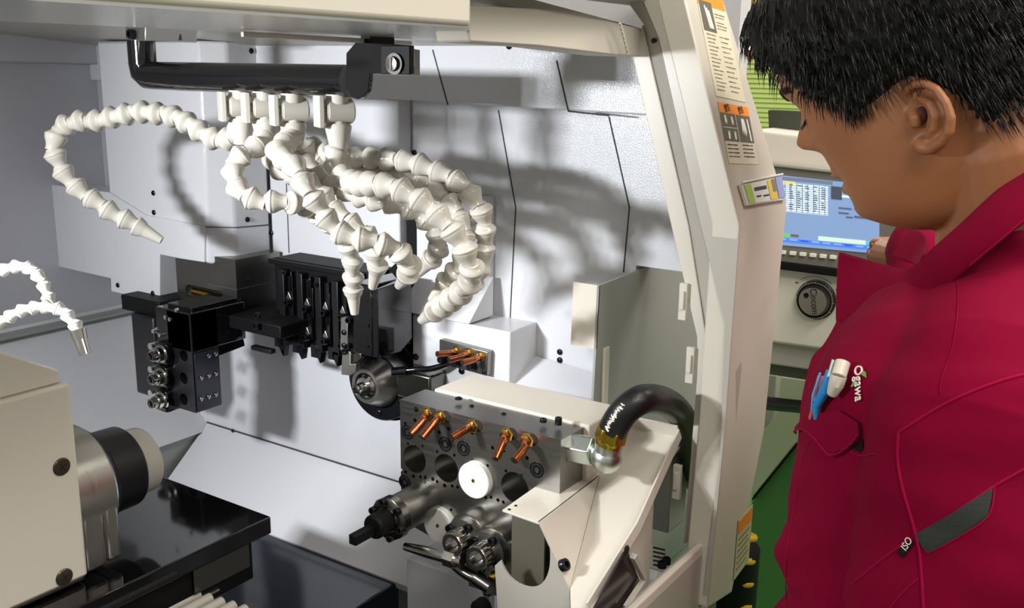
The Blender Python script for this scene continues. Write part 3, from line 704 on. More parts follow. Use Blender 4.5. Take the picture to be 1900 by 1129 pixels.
# ================================================================ upper nozzle block
nb = thing('nozzle_block', 'small steel block with three copper nozzles on the white hood', 'nozzle block', X(862, 668, 1.03))
m = MB(); m.prism(PX([(815, 630), (905, 653), (903, 698), (815, 674)], 1.022), (.012, 0, 0)); obj('block_body', m, M_steel, nb, bevel=.001)
screws(nb, [X(823, 684-14, 1.0218), X(898, 690, 1.0218)], (-1, 0, 0), .0028)
def copper(parent, base, mid, tip, d0, r=.0042, name='copper_nozzle'):
    A = X(*base, d0); B = X(*mid, d0-.016); C = X(*tip, d0-.034)
    m = MB(); m.tube([A, A.lerp(B, .6)+AX*-.003, B, C], r, 16, 6); o = obj(name, m, M_copper, parent)
    m = MB(); m.lathe(A+AX*.001, (-1, 0, 0), [(0, r*1.9), (.002, r*1.9), (.003, r*1.55), (.006, r*1.5), (.0065, r*1.05)], 6, True, True); obj('ferrule', m, M_brass, o)
    m = MB(); ax = (C-B).normalized(); m.cyl(C-ax*.0005, C+ax*.0003, r*.75); obj('nozzle_bore', m, M_hole, o)
for b_, m_, t_ in (((848, 651), (832, 655), (811, 657)), ((871, 655), (856, 662), (833, 668)), ((893, 661), (878, 668), (858, 673))):
    copper(nb, b_, m_, t_, 1.022, .0040)
for (x, y) in ((850, 672), (878, 678), (824, 665)):
    w = X(x, y, 1.021); m = MB(); m.lathe(w, (-1, 0, 0), [(-.001, .0062), (.004, .0055), (.010, .0045)], 16); obj('plug', m, M_blackm, nb)
# ================================================================ back tool post block
XBk = .82
bt = thing('back_tool_post', 'large ground steel block drilled with holes, carrying copper nozzles and white plugs', 'tool block', (XBk, .6, .95))
cor = [(742, 745), (1041, 812), (1035, 870), (1000, 905), (950, 1010), (860, 1055), (735, 962)]
yL = X(742, 745, XBk).y; yRt = X(1041, 812, XBk).y; ztb = 1.131
zlb = X(736, 962, XBk).z
th = .046
m = MB(); m.prism([(XBk, yL, ztb), (XBk, yRt, ztb), (XBk, yRt, .93), (XBk, X(870, 1058, XBk).y, .93), (XBk, X(862, 1058, XBk).y, .965), (XBk, yL, zlb)], (th, 0, 0))
body = obj('block_body', m, M_steel, bt)
cc = MB()
for (x, y, r) in ((769, 852, .0165), (828, 869, .0165), (955, 905, .0175)):
    q = X(x, y, XBk); cc.cyl(q-AX*.01, q+AX*.036, r, n=40)
cut(body, cc)
small = [(752, 786, 1.8), (757, 823, 1.8), (771, 866-38, 1.8), (784, 828, 1.8), (815, 802, 2.2), (811, 838, 1.6), (843, 845, 1.8), (832, 796, 2.2), (876, 803, 2.4), (914, 831, 2.2), (876, 854, 1.8), (905, 864, 1.8), (935, 837, 1.8), (978, 850, 2.2), (968, 882, 1.8), (939, 874, 1.8), (744, 872, 2.0), (753, 876, 2.0), (767, 884, 2.4), (780, 885, 2.2), (789, 886, 2.2), (803, 889, 2.4), (811, 894, 2.0), (825, 901, 2.4), (839, 902, 2.0), (849, 904, 2.0), (862, 907, 2.2), (872, 912, 2.0), (886, 921, 2.4), (901, 923, 2.0), (911, 923, 2.0), (924, 928, 2.2), (934, 932, 2.0), (809, 938, 1.8), (837, 946, 1.8), (805, 995, 1.6), (819, 1001, 2.6), (770, 780, 2.6), (772, 760, 3.2), (888, 788, 3.2), (780, 909, 1.6), (792, 905, 1.6)]
cc = MB()
for (x, y, r) in small:
    q = X(x, y, XBk); cc.cyl(q-AX*.004, q+AX*.008, r*.001, n=14)
cut(body, cc)
# recessed cap screws in rings
for (x, y) in ((756, 802), (860, 832), (996, 872), (751, 895), (826, 1010-190+4)):
    q = X(x, y, XBk); m = MB(); m.lathe(q+AX*.001, (-1, 0, 0), [(0, .0088), (.0013, .0088), (.0013, .0068), (.0004, .0066), (.0004, .006), (.0016, .0056), (.0018, .003), (-.001, .0028), (-.001, .0001)], 28); obj('socket_screw', m, M_oxide, bt)
for b_, m_, t_ in (((793, 768), (784, 782), (762, 806)), ((818, 774), (806, 784), (783, 812)), ((877, 791), (862, 798), (838, 813)), ((941, 806), (934, 820), (920, 852)), ((979, 817), (973, 832), (954, 855))):
    copper(bt, b_, m_, t_, XBk, .0043)
    q = X(b_[0]+9, b_[1]-1, XBk); m = MB(); m.lathe(q+AX*.001, (-1, 0, 0), [(0, .0066), (.0014, .0066), (.0015, .0058)], 24); obj('port_ring', m, M_hole, bt)
for (x, y, r) in ((886, 888, .0205), (820, 971, .0205)):
    q = X(x, y, XBk); m = MB(); m.lathe(q+AX*.002, (-1, 0, 0), [(0, r), (.009, r), (.010, r-.0008), (.010, .0025), (.0092, .0022), (.0092, .0001)], 48); pl = obj('nylon_plug', m, M_plug, bt)
    m = MB(); m.lathe(q-AX*.0075, (-1, 0, 0), [(0, .0020), (.0012, .0018)], 12); obj('plug_mark', m, M_brass, pl)
# top steel plate edge, screws on the top
screws(bt, [V(XBk+.03, X(845, 765, XBk).y, ztb), V(XBk+.03, X(905, 775, XBk).y, ztb)], (0, 0, 1), .0028)
# cream cover box behind the block
cb = thing('block_cover', 'cream top cover behind the drilled steel block', 'cover', (.9, .6, 1.1))
m = MB(); m.box(XBk+th+.001, XBk+th+.075, yRt-.006, yL-.012, 1.00, ztb+.003); obj('cover_box', m, M_cream, cb, bevel=.002)
inst(SCREW, 'screw', cb, Z(851, 741, ztb+.004), aim(AZ), .0045); inst(CAP, 'cap_screw', cb, Z(1008, 783, ztb+.004), aim(AZ), .0038); inst(CAP, 'cap_screw', cb, Z(1036, 788, ztb+.004), aim(AZ), (.0038, .0038, .008))
# protruding tool sleeves (lower), towards -X
def sleeve(px, py, prf, d=XBk, mt=M_steel, name='tool_sleeve', parent=bt, n=40):
    q = X(px, py, d); m = MB(); m.lathe(q+AX*.001, (-1, 0, 0), prf, n); return obj(name, m, mt, parent), q
# left sleeve with the live tool
st, q = sleeve(792, 925, [(0, .0215), (.058, .0215), (.060, .0205), (.060, .005)], mt=M_steel)
w = q-AX*.060
m = MB(); m.lathe(w+AX*.004, (-1, 0, 0), [(0, .0245), (.010, .0245), (.011, .023), (.012, .015), (.014, .0145), (.014, .001)], 12); obj('clamp_collar', m, M_dsteel, st)
for k in range(6):
    a = k*pi/3+.3; inst(CAP, 'cap_screw', st, w+V(-.006, cos(a)*.0205, sin(a)*.0205), aim((-1, 0, 0)), (.0042, .0042, .006))
m = MB(); m.lathe(w-AX*.008, (-1, 0, 0), [(0, .0135), (.022, .0135), (.024, .012), (.024, .001)], 28); m.box(w.x-.062, w.x-.030, w.y-.004, w.y+.006, w.z-.008, w.z+.003); obj('boring_tool', m, M_blackm, st, bevel=.001)
# two sleeves at lower right with collet nuts
for (x, y, L) in ((898, 975, .030), (942, 998, .030)):
    st, q = sleeve(x, y, [(0, .0245), (L, .0245), (L+.002, .0235), (L+.002, .022), (L+.010, .0215), (L+.011, .012), (L+.011, .001)], mt=M_steel)
    w = q-AX*(L+.010)
    for k in range(4):
        a = k*pi/2+.5; inst(CAP, 'cap_screw', st, w+V(.001, cos(a)*.0175, sin(a)*.0175), aim((-1, 0, 0)), (.0048, .0048, .005))
    m = MB(); m.lathe(w+AX*.003, (-1, 0, 0), [(0, .0135), (.020, .0132), (.021, .0125), (.021, .0085), (.010, .0080), (.010, .0001)], 36); cn = obj('collet_nut', m, M_chrome, st)
    m = MB()
    for k in range(16):
        a = 2*pi*k/16; u = V(0, cos(a), sin(a)); v = V(0, -sin(a), cos(a)); p0 = w-AX*.002+u*.0132
        m.prism([p0+v*.0008, p0-v*.0008, p0-v*.0008+u*.0008, p0+v*.0008+u*.0008], (-.014, 0, 0))
    obj('nut_knurl', m, M_dsteel, cn); cn.children[0]['kind'] = 'stuff'
# third partly hidden sleeve
st, q = sleeve(985, 1018, [(0, .020), (.030, .020), (.032, .018), (.032, .001)], mt=M_steel)
# lower coolant rod with elbow fitting
lr = thing('coolant_rod', 'polished rod and fittings crossing under the steel block', 'pipe', X(830, 1040, .79))
d = .765
m = MB(); m.tube([X(752, 1014, d), X(790, 1024, d), X(832, 1036, d)], [.0045, .0062, .0062], 18); obj('rod', m, M_chrome, lr)
m = MB(); m.cyl(X(828, 1034, d), X(846, 1040, d), .0095, n=6); m.cyl(X(846, 1040, d), X(858, 1043, d), .0062); obj('rod_nut', m, M_chrome, lr)
m = MB(); m.tube([X(845, 1048, d+.01), X(862, 1062, d+.01), X(880, 1072, d+.01), X(892, 1075, d+.01)], .0062, 18, 3); m.cyl(X(885, 1072, d+.01), X(912, 1090, d+.01), .0088, n=18); obj('elbow', m, M_dsteel, lr)
m = MB(); m.cyl(X(908, 1058, d+.02), X(907, 1100, d+.02), .0078, n=6); m.cyl(X(908, 1035, d+.02), X(908, 1060, d+.02), .0055); obj('connector', m, M_dsteel, lr)
m = MB(); m.lathe(X(908, 1064, d+.02), AZ, [(-.0012, .0085), (.0012, .0085)], 20); obj('yellow_band', m, M_yellow, lr)
m = MB(); m.cyl(X(907, 1098, d+.02), X(907, 1150, d+.02), .0058); obj('lower_stem', m, M_zinc, lr)
m = MB(); m.lathe(X(898, 1124, d+.0), (-1, 0, 0), [(0, .010), (.01, .010), (.011, .001)], 20); obj('black_cap', m, M_blackm, lr)
# ================================================================ hydraulic fitting and hose
hf = thing('hydraulic_fitting', 'zinc plated hexagon and elbow fitting on the right end of the drilled block', 'pipe fitting', X(1090, 835, .85))
y0 = yRt; c = Y(1040, 824, y0)
a = V(.862, yRt+.001, 1.118); 
P1 = X(1046, 826, .845); P2 = X(1062, 830, .845); P3 = X(1104, 838, .845); P4 = X(1118, 842, .845)
m = MB(); dd = (P2-P1).normalized(); m.lathe(P1-dd*.012, dd, [(0, .0125), (.014, .0125), (.016, .0135), (.018, .0125), (.020, .0135), (.022, .0125), (.026, .0125)], 24); obj('threaded_neck', m, M_plug, hf)
m = MB(); m.cyl(P2, P3, .0165, n=6); m.bm.normal_update(); obj('hexagon', m, M_zinc, hf, bevel=.0012)
m = MB(); m.cyl(P3-dd*.001, P4, .011, n=20); obj('neck', m, M_zinc, hf)
P5 = X(1122, 845, .845); P6 = X(1132, 815, .845)
u = (P6-P5).normalized()
m = MB(); m.tube([P4-dd*.002, P5, P5+u*.002+dd*.002, P6], .0145, 20); m.sphere(P5+V(0, -.002, -.002), .0165, 20, 12); obj('elbow', m, M_zinc, hf)
P7 = X(1138, 793, .845)
m = MB(); m.cyl(P6-u*.002, P7, .0165, n=6); obj('gold_nut', m, M_brassg, hf, bevel=.0012)
m = MB(); m.cyl(P6-u*.005, P6, .0150, n=24); obj('gold_washer', m, M_brassg, hf)
hp = thing('hydraulic_hose', 'thick black rubber hose arching right from the gold nut', 'hose', P7)
path = [X(1137, 797, .845), X(1150, 775, .845), X(1165, 757, .848), X(1190, 742, .86), X(1218, 741, .89), X(1245, 752, .93), X(1266, 775, .98), X(1278, 810, 1.03), X(1284, 850, 1.08), V(1.13, .47, .98)]
pts = crom(path, 8)
m = MB(); m.tube(pts, .0152, 24); obj('rubber_hose', m, M_rubber, hp)
# worn, unreadable white print along the hose
m = MB()
for i in range(34):
    k = 3+i*.38; j = int(k); p_ = pts[j].lerp(pts[j+1], k-j); t_ = (pts[j+1]-pts[j]).normalized()
    tocam = (CAM-p_); tocam = (tocam-t_*tocam.dot(t_)).normalized(); up_ = tocam.cross(t_)
    off = (tocam*.93+up_*random.choice((.30, .36, .44))).normalized(); u2 = off.cross(t_).normalized(); c = p_+off*.0152
    a_ = random.uniform(-.7, .7); e = (u2*cos(a_)+t_*sin(a_))*random.uniform(.0012, .0030); f_ = t_*.00045
    m.prism([c-e-f_, c+e-f_, c+e+f_, c-e+f_], off*.0003)
o = obj('printed_marking', m, M_whitep, hp); o['kind'] = 'stuff'
# ================================================================ cream chute with window
ct = thing('chip_chute', 'cream folded sheet metal chute and guard box below the hydraulic fitting', 'sheet metal guard', (.85, .45, 1.0))
# guard box: top plate from (930,945) to (1110,880)
Zt = 1.072
a = Z(932, 946, Zt); b = Z(1045, 866, Zt); c = Z(1112, 884, Zt); d_ = Z(1000, 970, Zt)
m = MB(); m.prism([a, b, c, d_], (0, 0, -.0025)); obj('box_top', m, M_cream, ct, bevel=.0006)
screws(ct, [Z(945, 946, Zt), Z(957, 939, Zt)], AZ, .0016)
p2x_ = lambda d: X(1057, 1094, d)
# front (-X) plate with round cut-out
dX = d_.x
f0 = X(944, 962, dX); f1 = d_-V(0, 0, .002); f2 = X(1014, 1020, dX); f3 = X(1058, 1129, dX+.0); f4 = X(925, 1180, dX); f5 = X(918, 1050, dX); f6 = X(942, 1028, dX)
m = MB(); m.prism([f0, f1, p2x_(dX), X(1060, 1200, dX), X(928, 1200, dX), f5, f6], (.0022, 0, 0)); fp_ = obj('front_plate', m, M_creamg, ct)
cc = MB(); q = X(972, 1022, dX); rr = .0305
hole = []
for i in range(40):
    a_ = 2*pi*i/40; yy = cos(a_); zz = sin(a_)
    hole.append(V(dX-.01, q.y+rr*math.copysign(abs(yy)**.9, yy), q.z+.001+rr*1.28*math.copysign(abs(zz)**.9, zz)))
cc.prism(hole, (.03, 0, 0)); cut(fp_, cc)
m = MB(); m.box(dX+.03, dX+.032, d_.y+.012, f5.y+.0, .93, Zt-.004); obj('box_back', m, M_dgrey, ct)
# operator-facing side of the box: large sloping sheet
g0 = d_; g1 = c; g2 = Z(1080, 1129, .93); 
p2x = X(1057, 1094, dX)
m = MB(); m.prism([d_, c, p2x], (.001, .002, 0)); obj('box_side', m, M_cream, ct)
_bn = (c-d_).cross(p2x-d_).normalized(); _bn = -_bn if _bn.dot(CAM-d_) < 0 else _bn; _r = ray(1043, 1050)
inst(CAP, 'panel_bolt', ct, CAM+_r*((d_-CAM).dot(_bn)/_r.dot(_bn)), aim(_bn), (.0062, .0062, .006))
# chute sheet: long sloping tray
h = [(1108, 768), (1150, 775), (1262, 806), (1262, 812), (1185, 985), (1095, 1129), (1060, 1180), (1058, 1092), (1113, 884), (1044, 862)]
tx = [.90, .90, .925, .925, .84, .78, .77, .80, .865, .865]
P = [X(x, y, t) for (x, y), t in zip(h, tx)]
m = MB(); bm = m.bm
nrm = V(-.6, -.3, .75).normalized()
# fit plane through three corners, project the rest on it
p0, p1, p2 = V(c), Z(1262, 806, 1.112), V(p2x)
nn = (p1-p0).cross(p2-p0).normalized()
def onpl(x, y, off=0): 
    d = ray(x, y); return CAM+d*((p0-CAM).dot(nn)/d.dot(nn))+nn*off
if nn.dot(CAM-p0) < 0: nn = -nn
TP = [onpl(x, y) for x, y in h]
m.prism(TP, nn*-.002); obj('chute_tray', m, M_cream, ct)
# rims of the tray: back rim and right rim
def rim(l, hgt, name, mm=M_cream):
    m = MB(); q = [onpl(x, y) for x, y in l]; 
    top = [v+nn*hgt for v in q]; r0 = [m.bm.verts.new(v) for v in q]; r1 = [m.bm.verts.new(v) for v in top]
    th_ = nn.cross(q[-1]-q[0]).normalized()*.002
    r2 = [m.bm.verts.new(v+th_) for v in top]; r3 = [m.bm.verts.new(v+th_) for v in q]
    m.skin([[r0[i], r1[i], r2[i], r3[i]] for i in range(len(q))]); return obj(name, m, mm, ct)
rim([(1106, 778), (1262, 812)], .016, 'back_rim')
rim([(1262, 812), (1185, 985), (1093, 1135)], .012, 'right_rim')
rim([(1106, 778), (1040, 866)], .010, 'left_rim')
# underside gusset with a rectangular window frame below
m = MB(); yg = .405
fr1 = [Y(1262, 830, .43), Y(1225, 880, .43), Y(1100, 1129, .40), Y(1190, 1129, .40), Y(1205, 1080, .42), Y(1215, 900, .43)]
m.prism(fr1, (0, .003, 0)); gs = obj('side_gusset', m, M_cream, ct)
m = MB(); m.tube([Y(1175, 1032, .39), Y(1195, 1075, .39), Y(1160, 1129, .39)], .004, 4); obj('window_frame', m, M_creamg, ct)
m = MB(); m.prism([Y(1163, 1018, .395), Y(1188, 1080, .395), Y(1150, 1140, .395), Y(1098, 1140, .395)], (0, .002, 0)); obj('dark_window', m, mat('smoked_window', rgb(52, 44, 44), .15), ct)
inst(PHIL, 'panel_screw', ct, Y(1161, 1023, .39), aim((0, -1, 0)), .006)
# louvred plate and bracket behind the chute
lv = thing('louvre_plate', 'small slotted plate and bolts at the foot of the door post', 'vent plate', (1.0, .42, .95))
zL = .955
m = MB(); m.prism([Z(1205, 1010, zL), Z(1240, 1020, zL), Z(1236, 1062, zL), Z(1205, 1052, zL)], (0, 0, -.002)); obj('slotted_plate', m, M_creamg, lv)
for i in range(5):
    a = Z(1212, 1016+i*8, zL+.0006); b = Z(1234, 1021+i*8, zL+.0006); m = MB().tube([a, b], .0013, 6); obj('slot', m, M_hole, lv)
for (x, y) in ((1228, 1053), (1236, 1046)): inst(CAP, 'bolt', lv, Z(x, y, zL), aim(AZ), (.005, .005, .007))
q = X(1225, 950, 1.05); m = MB(); m.box(1.05, 1.10, q.y-.012, q.y+.015, .94, 1.045); obj('bracket_box', m, M_ggrey, lv, bevel=.002)
# ================================================================ sub spindle and its table
tb = thing('slide_table', 'gloss black slide table with a dark front edge, under the sub spindle', 'machine table', (.7, 1.0, .83))
ztb2 = Z(500, 960, .85)
sc = 1.0
Z0 = .982
k1 = Z(503, 958, Z0); k2 = Z(288, 878, Z0)
m = MB(); m.box(-.1, k1.x, k1.y, k2.y, Z0-.022, Z0); obj('table_top', m, M_blackg, tb, bevel=.002)
m = MB(); m.box(-.1, k1.x-.02, k1.y+.012, k2.y-.01, Z0-.075, Z0-.022); obj('table_body', m, M_blackm, tb, bevel=.002)
m = MB(); a = Y(385, 1065, k1.y+.01); b = Y(460, 1020, k1.y+.01); m.box(a.x-.02, b.x, k1.y+.008, k1.y+.011, Z0-.055, Z0-.023); obj('side_plate', m, M_dsteel, tb)
ss = thing('sub_spindle', 'steel and black sub spindle nose pointing right, beside the cream cover box', 'spindle', (.55, .935, 1.05))
c = V(0, .935, 1.062)
q = Y(300, 835, .935)
xr = {220: Y(220, 900, .935-.062).x}; x277 = Y(277, 840, .935-.046).x; x303 = Y(303, 840, .935-.037).x
m = MB(); m.lathe(V(.40, c.y, c.z), AX, [(0, .064), (xr[220]-.40-.018, .064), (xr[220]-.40-.018, .0632), (xr[220]-.40-.003, .0632), (xr[220]-.40, .061), (xr[220]-.40, .03)], 64); obj('housing', m, M_steelb, ss)
m = MB(); m.box(.40, xr[220]-.045, c.y-.0625, c.y+.06, Z0+.002, c.z); m.box(xr[220]-.0445, xr[220]-.0195, c.y-.0625, c.y+.06, Z0+.008, c.z); m.box(xr[220]-.019, xr[220]-.002, c.y-.0622, c.y+.06, Z0+.010, c.z); obj('housing_foot', m, M_steelb, ss, bevel=.004)
m = MB(); m.lathe(V(xr[220]-.001, c.y, c.z), AX, [(0, .0565), (.006, .0565), (.012, .050), (.014, .0465), (x277-xr[220]-.002, .0455), (x277-xr[220], .044), (x277-xr[220], .02)], 64); obj('chuck_ring', m, M_blacks, ss)
m = MB(); m.lathe(V(x277-.002, c.y, c.z), AX, [(0, .0385), (x303-x277, .037), (x303-x277+.002, .036), (x303-x277+.002, .02)], 64); obj('nose_cap', m, M_creamg, ss)
# cream cover box at left
bx = thing('spindle_cover_box', 'large cream sheet metal box with two dark cross-head screws, bottom left corner', 'machine cover', (.3, .83, 1.0))
yB_ = .80
q = Y(131, 710, yB_); q2 = Y(136, 1080, yB_)
m = MB(); m.box(-.2, q.x, yB_, yB_+.17, q2.z, q.z); obj('box_body', m, M_cream, bx, bevel=.003)
m = MB(); P = [Y(119, 707, yB_+.004), Y(119, 684, yB_+.03), Y(0, 652, yB_+.03+.05), V(-.2, yB_+.08, 1.30)]
za_ = q.z
e = [V(-.2, yB_+.006, za_), V(q.x-.006, yB_+.006, za_), V(q.x-.006, yB_+.006, Y(118, 684, yB_+.006).z), V(Y(0, 652, yB_+.006).x, yB_+.006, Y(0, 652, yB_+.006).z), V(.30, yB_+.006, 1.315), V(-.2, yB_+.006, 1.315)]
m.prism(e, (0, .15, 0)); obj('box_hood', m, M_cream, bx, bevel=.002)
for (x, y) in ((114, 866), (119, 1071)):
    inst(PHIL, 'cross_screw', bx, Y(x, y, yB_), aim((0, -1, 0)), .0083)
# ================================================================ slatted way cover at the bottom edge
wc = thing('slatted_cover', 'pale ribbed slats and a steel bracket at the bottom picture edge', 'way cover', (.5, .80, .92))
zw = .92
for i in range(6):
    a = Z(368+i*22, 1103+i*7, zw); 
    m = MB(); m.tube([a, a-V(.35, 0, 0)], .0062, 12); obj('slat', m, M_creamg, wc)
a = Z(350, 1080, .925); b = Z(375, 1068, .925)
m = MB(); m.box(b.x-.30, b.x, b.y-.004, b.y, .915, .947); m.box(b.x-.30, b.x, b.y-.030, b.y, .915, .918); obj('angle_bracket', m, M_steelb, wc, bevel=.0006)
inst(CAP, 'bolt', wc, Y(360, 1086, b.y-.004), aim((0, -1, 0)), .006)
# ================================================================ labels on the post (flat stickers)
def sticker(par, pts4, name, material, off=.0005):
    m = MB(); m.prism([facepix(x, y, off) for x, y in pts4], NF*-.0003); return obj(name, m, material, par)
def lerp2(q, u, v):
    a = (q[0][0]+(q[1][0]-q[0][0])*u, q[0][1]+(q[1][1]-q[0][1])*u); b = (q[3][0]+(q[2][0]-q[3][0])*u, q[3][1]+(q[2][1]-q[3][1])*u)
    return (a[0]+(b[0]-a[0])*v, a[1]+(b[1]-a[1])*v)
def patch(q, u0, v0, u1, v1): return [lerp2(q, u0, v0), lerp2(q, u1, v0), lerp2(q, u1, v1), lerp2(q, u0, v1)]
def textrows(par, q, rows, material=M_inkg, name='text_line', thick=.6):
    """rows: (u0, u1, v) short rows of tiny unreadable print, one mesh per line"""
    for u0, u1, v in rows:
        m = MB(); u = u0
        while u < u1:
            w = random.uniform(.012, .03); h = random.uniform(.35, 1)*thick/100
            m.prism([facepix(*lerp2(q, a, b), .0009) for a, b in ((u, v-h), (min(u+w, u1), v-h), (min(u+w, u1), v+h), (u, v+h))], NF*-.0002); u += w+.012
        o = obj(name, m, material, par); o['kind'] = 'stuff'
xd = (U0-T0).normalized(); yd = (T0-T1).normalized()
# upper big label
L1 = [(1287, -28), (1337, -12), (1383, 190), (1328, 178)]
lab = thing('warning_label', 'tall warning label of small print with orange header, at the top of the cream post', 'warning label', facepix(1335, 80))
sticker(lab, L1, 'paper', M_paper)
sticker(lab, patch(L1, .0, 0, 1, .165), 'orange_header', M_orange, .0007)
sticker(lab, patch(L1, .05, .125, .50, .40), 'pictogram_panel', M_dgrey, .0008)
for k in range(3):
    qa = [lerp2(L1, .2+.06*k, .17+.02*k), lerp2(L1, .24+.06*k, .16+.02*k), lerp2(L1, .30+.06*k, .37), lerp2(L1, .27+.05*k, .37)]
    m = MB(); m.prism([facepix(x, y, .001) for x, y in qa], NF*-.0002); obj('pictogram', m, M_whitep, lab)
rows = []
for k in range(5): rows.append((.56, .92-.04*(k % 3), .22+k*.028 + (.02 if k > 1 else 0)))
for k in range(15): rows.append((.1, .44-.05*(k % 3), .43+k*.036))
for k in range(12): rows.append((.56, .90-.08*(k % 2), .43+k*.045))
textrows(lab, L1, rows, M_inkg)
# lower label
L2 = [(1331, 189), (1386, 199), (1406, 305), (1352, 303)]
lb2 = thing('warning_label', 'square warning label with orange header and white hand pictograms, above the card holder', 'warning label', facepix(1368, 250))
sticker(lb2, L2, 'paper', M_paper)
sticker(lb2, patch(L2, 0, 0, 1, .165), 'orange_header', M_orange, .0007)
sticker(lb2, patch(L2, 0, .165, 1, .63), 'pictogram_panel', M_dgrey, .0007)
for (u0, v0, u1, v1) in ((.505, .17, .52, .63), (.02, .40, .5, .41)): sticker(lb2, patch(L2, u0, v0, u1, v1), 'divider', M_whitep, .0009)
def handpic(u, v, s, fl=1):
    m = MB()
    shp = [(-.3, -1), (.3, -1), (.45, -.2), (.5, .5), (.2, 1), (.15, .2), (-.05, .9), (-.15, .2), (-.4, .8), (-.35, -.1)]
    m.prism([facepix(*lerp2(L2, u+a*s*.5, v-b*s*fl*.45), .0011) for a, b in shp], NF*-.0002); obj('hand_pictogram', m, M_whitep, lb2)
for u, v, fl in ((.14, .28, -1), (.36, .29, -1), (.17, .52, 1), (.38, .52, 1)): handpic(u, v, .17, fl)
handpic(.72, .38, .34, -1)
m = MB(); m.prism([facepix(*lerp2(L2, a, b), .0011) for a, b in ((.86, .22), (.90, .22), (.93, .6), (.88, .6))], NF*-.0002); obj('pictogram', m, M_whitep, lb2)
for k, u in enumerate((.27, .73)):
    c = facepix(*lerp2(L2, u, .085), .0012)
    try: put_text('header_text', '\u8b66\u544a', .0085, c, xd, yd, M_ink, lb2, 1, .0001)
    except Exception: pass
textrows(lb2, L2, [(.05, .42, .69+k*.065) for k in range(4)]+[(.57, .92, .68+k*.065) for k in range(4)], M_ink, thick=1.1)
# third label low on the post
xl = lambda x, y: X(x, y, .985)+V(0, -.012, 0)
lb3 = thing('warning_label', 'small yellow label with green-tinted print, low on the cream post edge', 'warning label', X(1380, 1000, .985))
def lowface(px, py, off=.001):
    a, b, c_ = T1, U1, D0
    n = (b-a).cross(c_-a).normalized(); n = -n if n.y > 0 else n
    d = ray(px, py); return CAM+d*((a-CAM).dot(n)/d.dot(n))+n*off, n
L3 = [(1369, 965), (1396, 936), (1388, 1040), (1360, 1078)]
def low(pts, name, mm, off):
    q = [lowface(x, y, off) for x, y in pts]; m = MB(); m.prism([v[0] for v in q], q[0][1]*-.0003); return obj(name, m, mm, lb3)
low(L3, 'paper', mat('label_green_paper', rgb(196, 200, 150), .5), .0008)
low(patch(L3, .05, .03, .95, .26), 'orange_header', M_orange, .0012)
for k in range(6): o = low(patch(L3, .12, .34+k*.10, .85-.1*(k % 2), .37+k*.10), 'text_line', M_inkg, .0012)
# card holder
chd = thing('card_holder', 'small clear card holder with a green and yellow printed card on the cream post', 'card holder', facepix(1410, 355))
K = [(1368, 343), (1444, 326), (1452, 372), (1380, 383)]
m = MB(); m.prism([facepix(x, y, .004) for x, y in K], NF*-.0035); obj('holder', m, mat('clear_plastic', rgb(225, 222, 210), .15, spec=.6), chd, bevel=.0005)
def kp(u0, v0, u1, v1, nm, mm, off): 
    m = MB(); m.prism([facepix(x, y, off) for x, y in patch(K, u0, v0, u1, v1)], NF*-.0003); return obj(nm, m, mm, chd)
kp(.04, .06, .80, .94, 'card', M_plug, .0046)
kp(.05, .08, .20, .90, 'green_band', mat('card_green', rgb(160, 196, 70), .5), .0051)
kp(.60, .1, .79, .9, 'yellow_patch', mat('card_yellow', rgb(226, 196, 90), .5), .0051)
kp(.70, .08, .78, .6, 'grey_patch', M_inkg, .0054)
kp(.82, .04, .98, .9, 'blue_patch', mat('card_blue', rgb(150, 160, 215), .5), .0048)
for k, (u0, u1, v) in enumerate(((.26, .56, .28), (.26, .56, .36), (.27, .38, .64), (.44, .58, .66))): kp(u0, v, u1, v+.06, 'text_line', M_ink, .0052)
m = MB(); m.tube([facepix(1368, 341, .005), facepix(1444, 325, .005)], .0012, 8); obj('holder_rim', m, M_plug, chd)
# ================================================================ control panel
XC = 1.75
cp = thing('control_panel', 'cream operator console with bright blue screen, round dial and row of white keys', 'control panel', X(1550, 640, XC))
def cy(px, d=XC): return X(px, 480, d)
def bpoly(pts, d, thk, name, mm, par=cp, bev=0): 
    m = MB(); m.prism([X(x, y, d) for x, y in pts], (thk, 0, 0)); return obj(name, m, mm, par, bevel=bev)
def slope(x, y0): return y0+(x-1430)*.1
# console body (front), spans under the screen to lower edge
bpoly([(1395, 240), (1900, 300), (1900, 700), (1395, 632)], XC+.012, .12, 'housing', mat('console_cream', rgb(226, 218, 204), .4), bev=.006)
bpoly([(1395, 628), (1900, 690), (1900, 745), (1395, 672)], XC+.03, .10, 'lower_lip', M_creamg, bev=.004)
bpoly([(1395, 672), (1900, 745), (1900, 765), (1395, 690)], XC+.06, .08, 'under_lip', M_dgrey)
bpoly([(1400, 298), (1760, 338), (1760, 530), (1400, 486)], XC-.004, .02, 'bezel', M_bezel, bev=.003)
bpoly([(1400, 298), (1760, 338), (1760, 345), (1400, 305)], XC-.010, .02, 'bezel_rim', M_creamg, bev=.002)
bpoly([(1400, 480), (1700, 518), (1700, 533), (1400, 494)], XC-.014, .02, 'lower_rail', M_blackm, bev=.002)
M_scr = mat('screen_blue', rgb(128, 156, 198), .2, emit=rgb(128, 158, 205), estr=.55)
def em(n, c, s=.6): return mat(n, c, .3, emit=c, estr=s)
SC = [(1420, 322), (1631, 345), (1631, 471), (1420, 452)]
def spt(u, v): return lerp2(SC, u, v)
def scr(u0, v0, u1, v1, name, mm, off, par=None):
    m = MB(); m.prism([X(*lerp2(SC, u, v), XC-.006-off) for u, v in ((u0, v0), (u1, v0), (u1, v1), (u0, v1))], (.0008, 0, 0)); return obj(name, m, mm, par or screen)
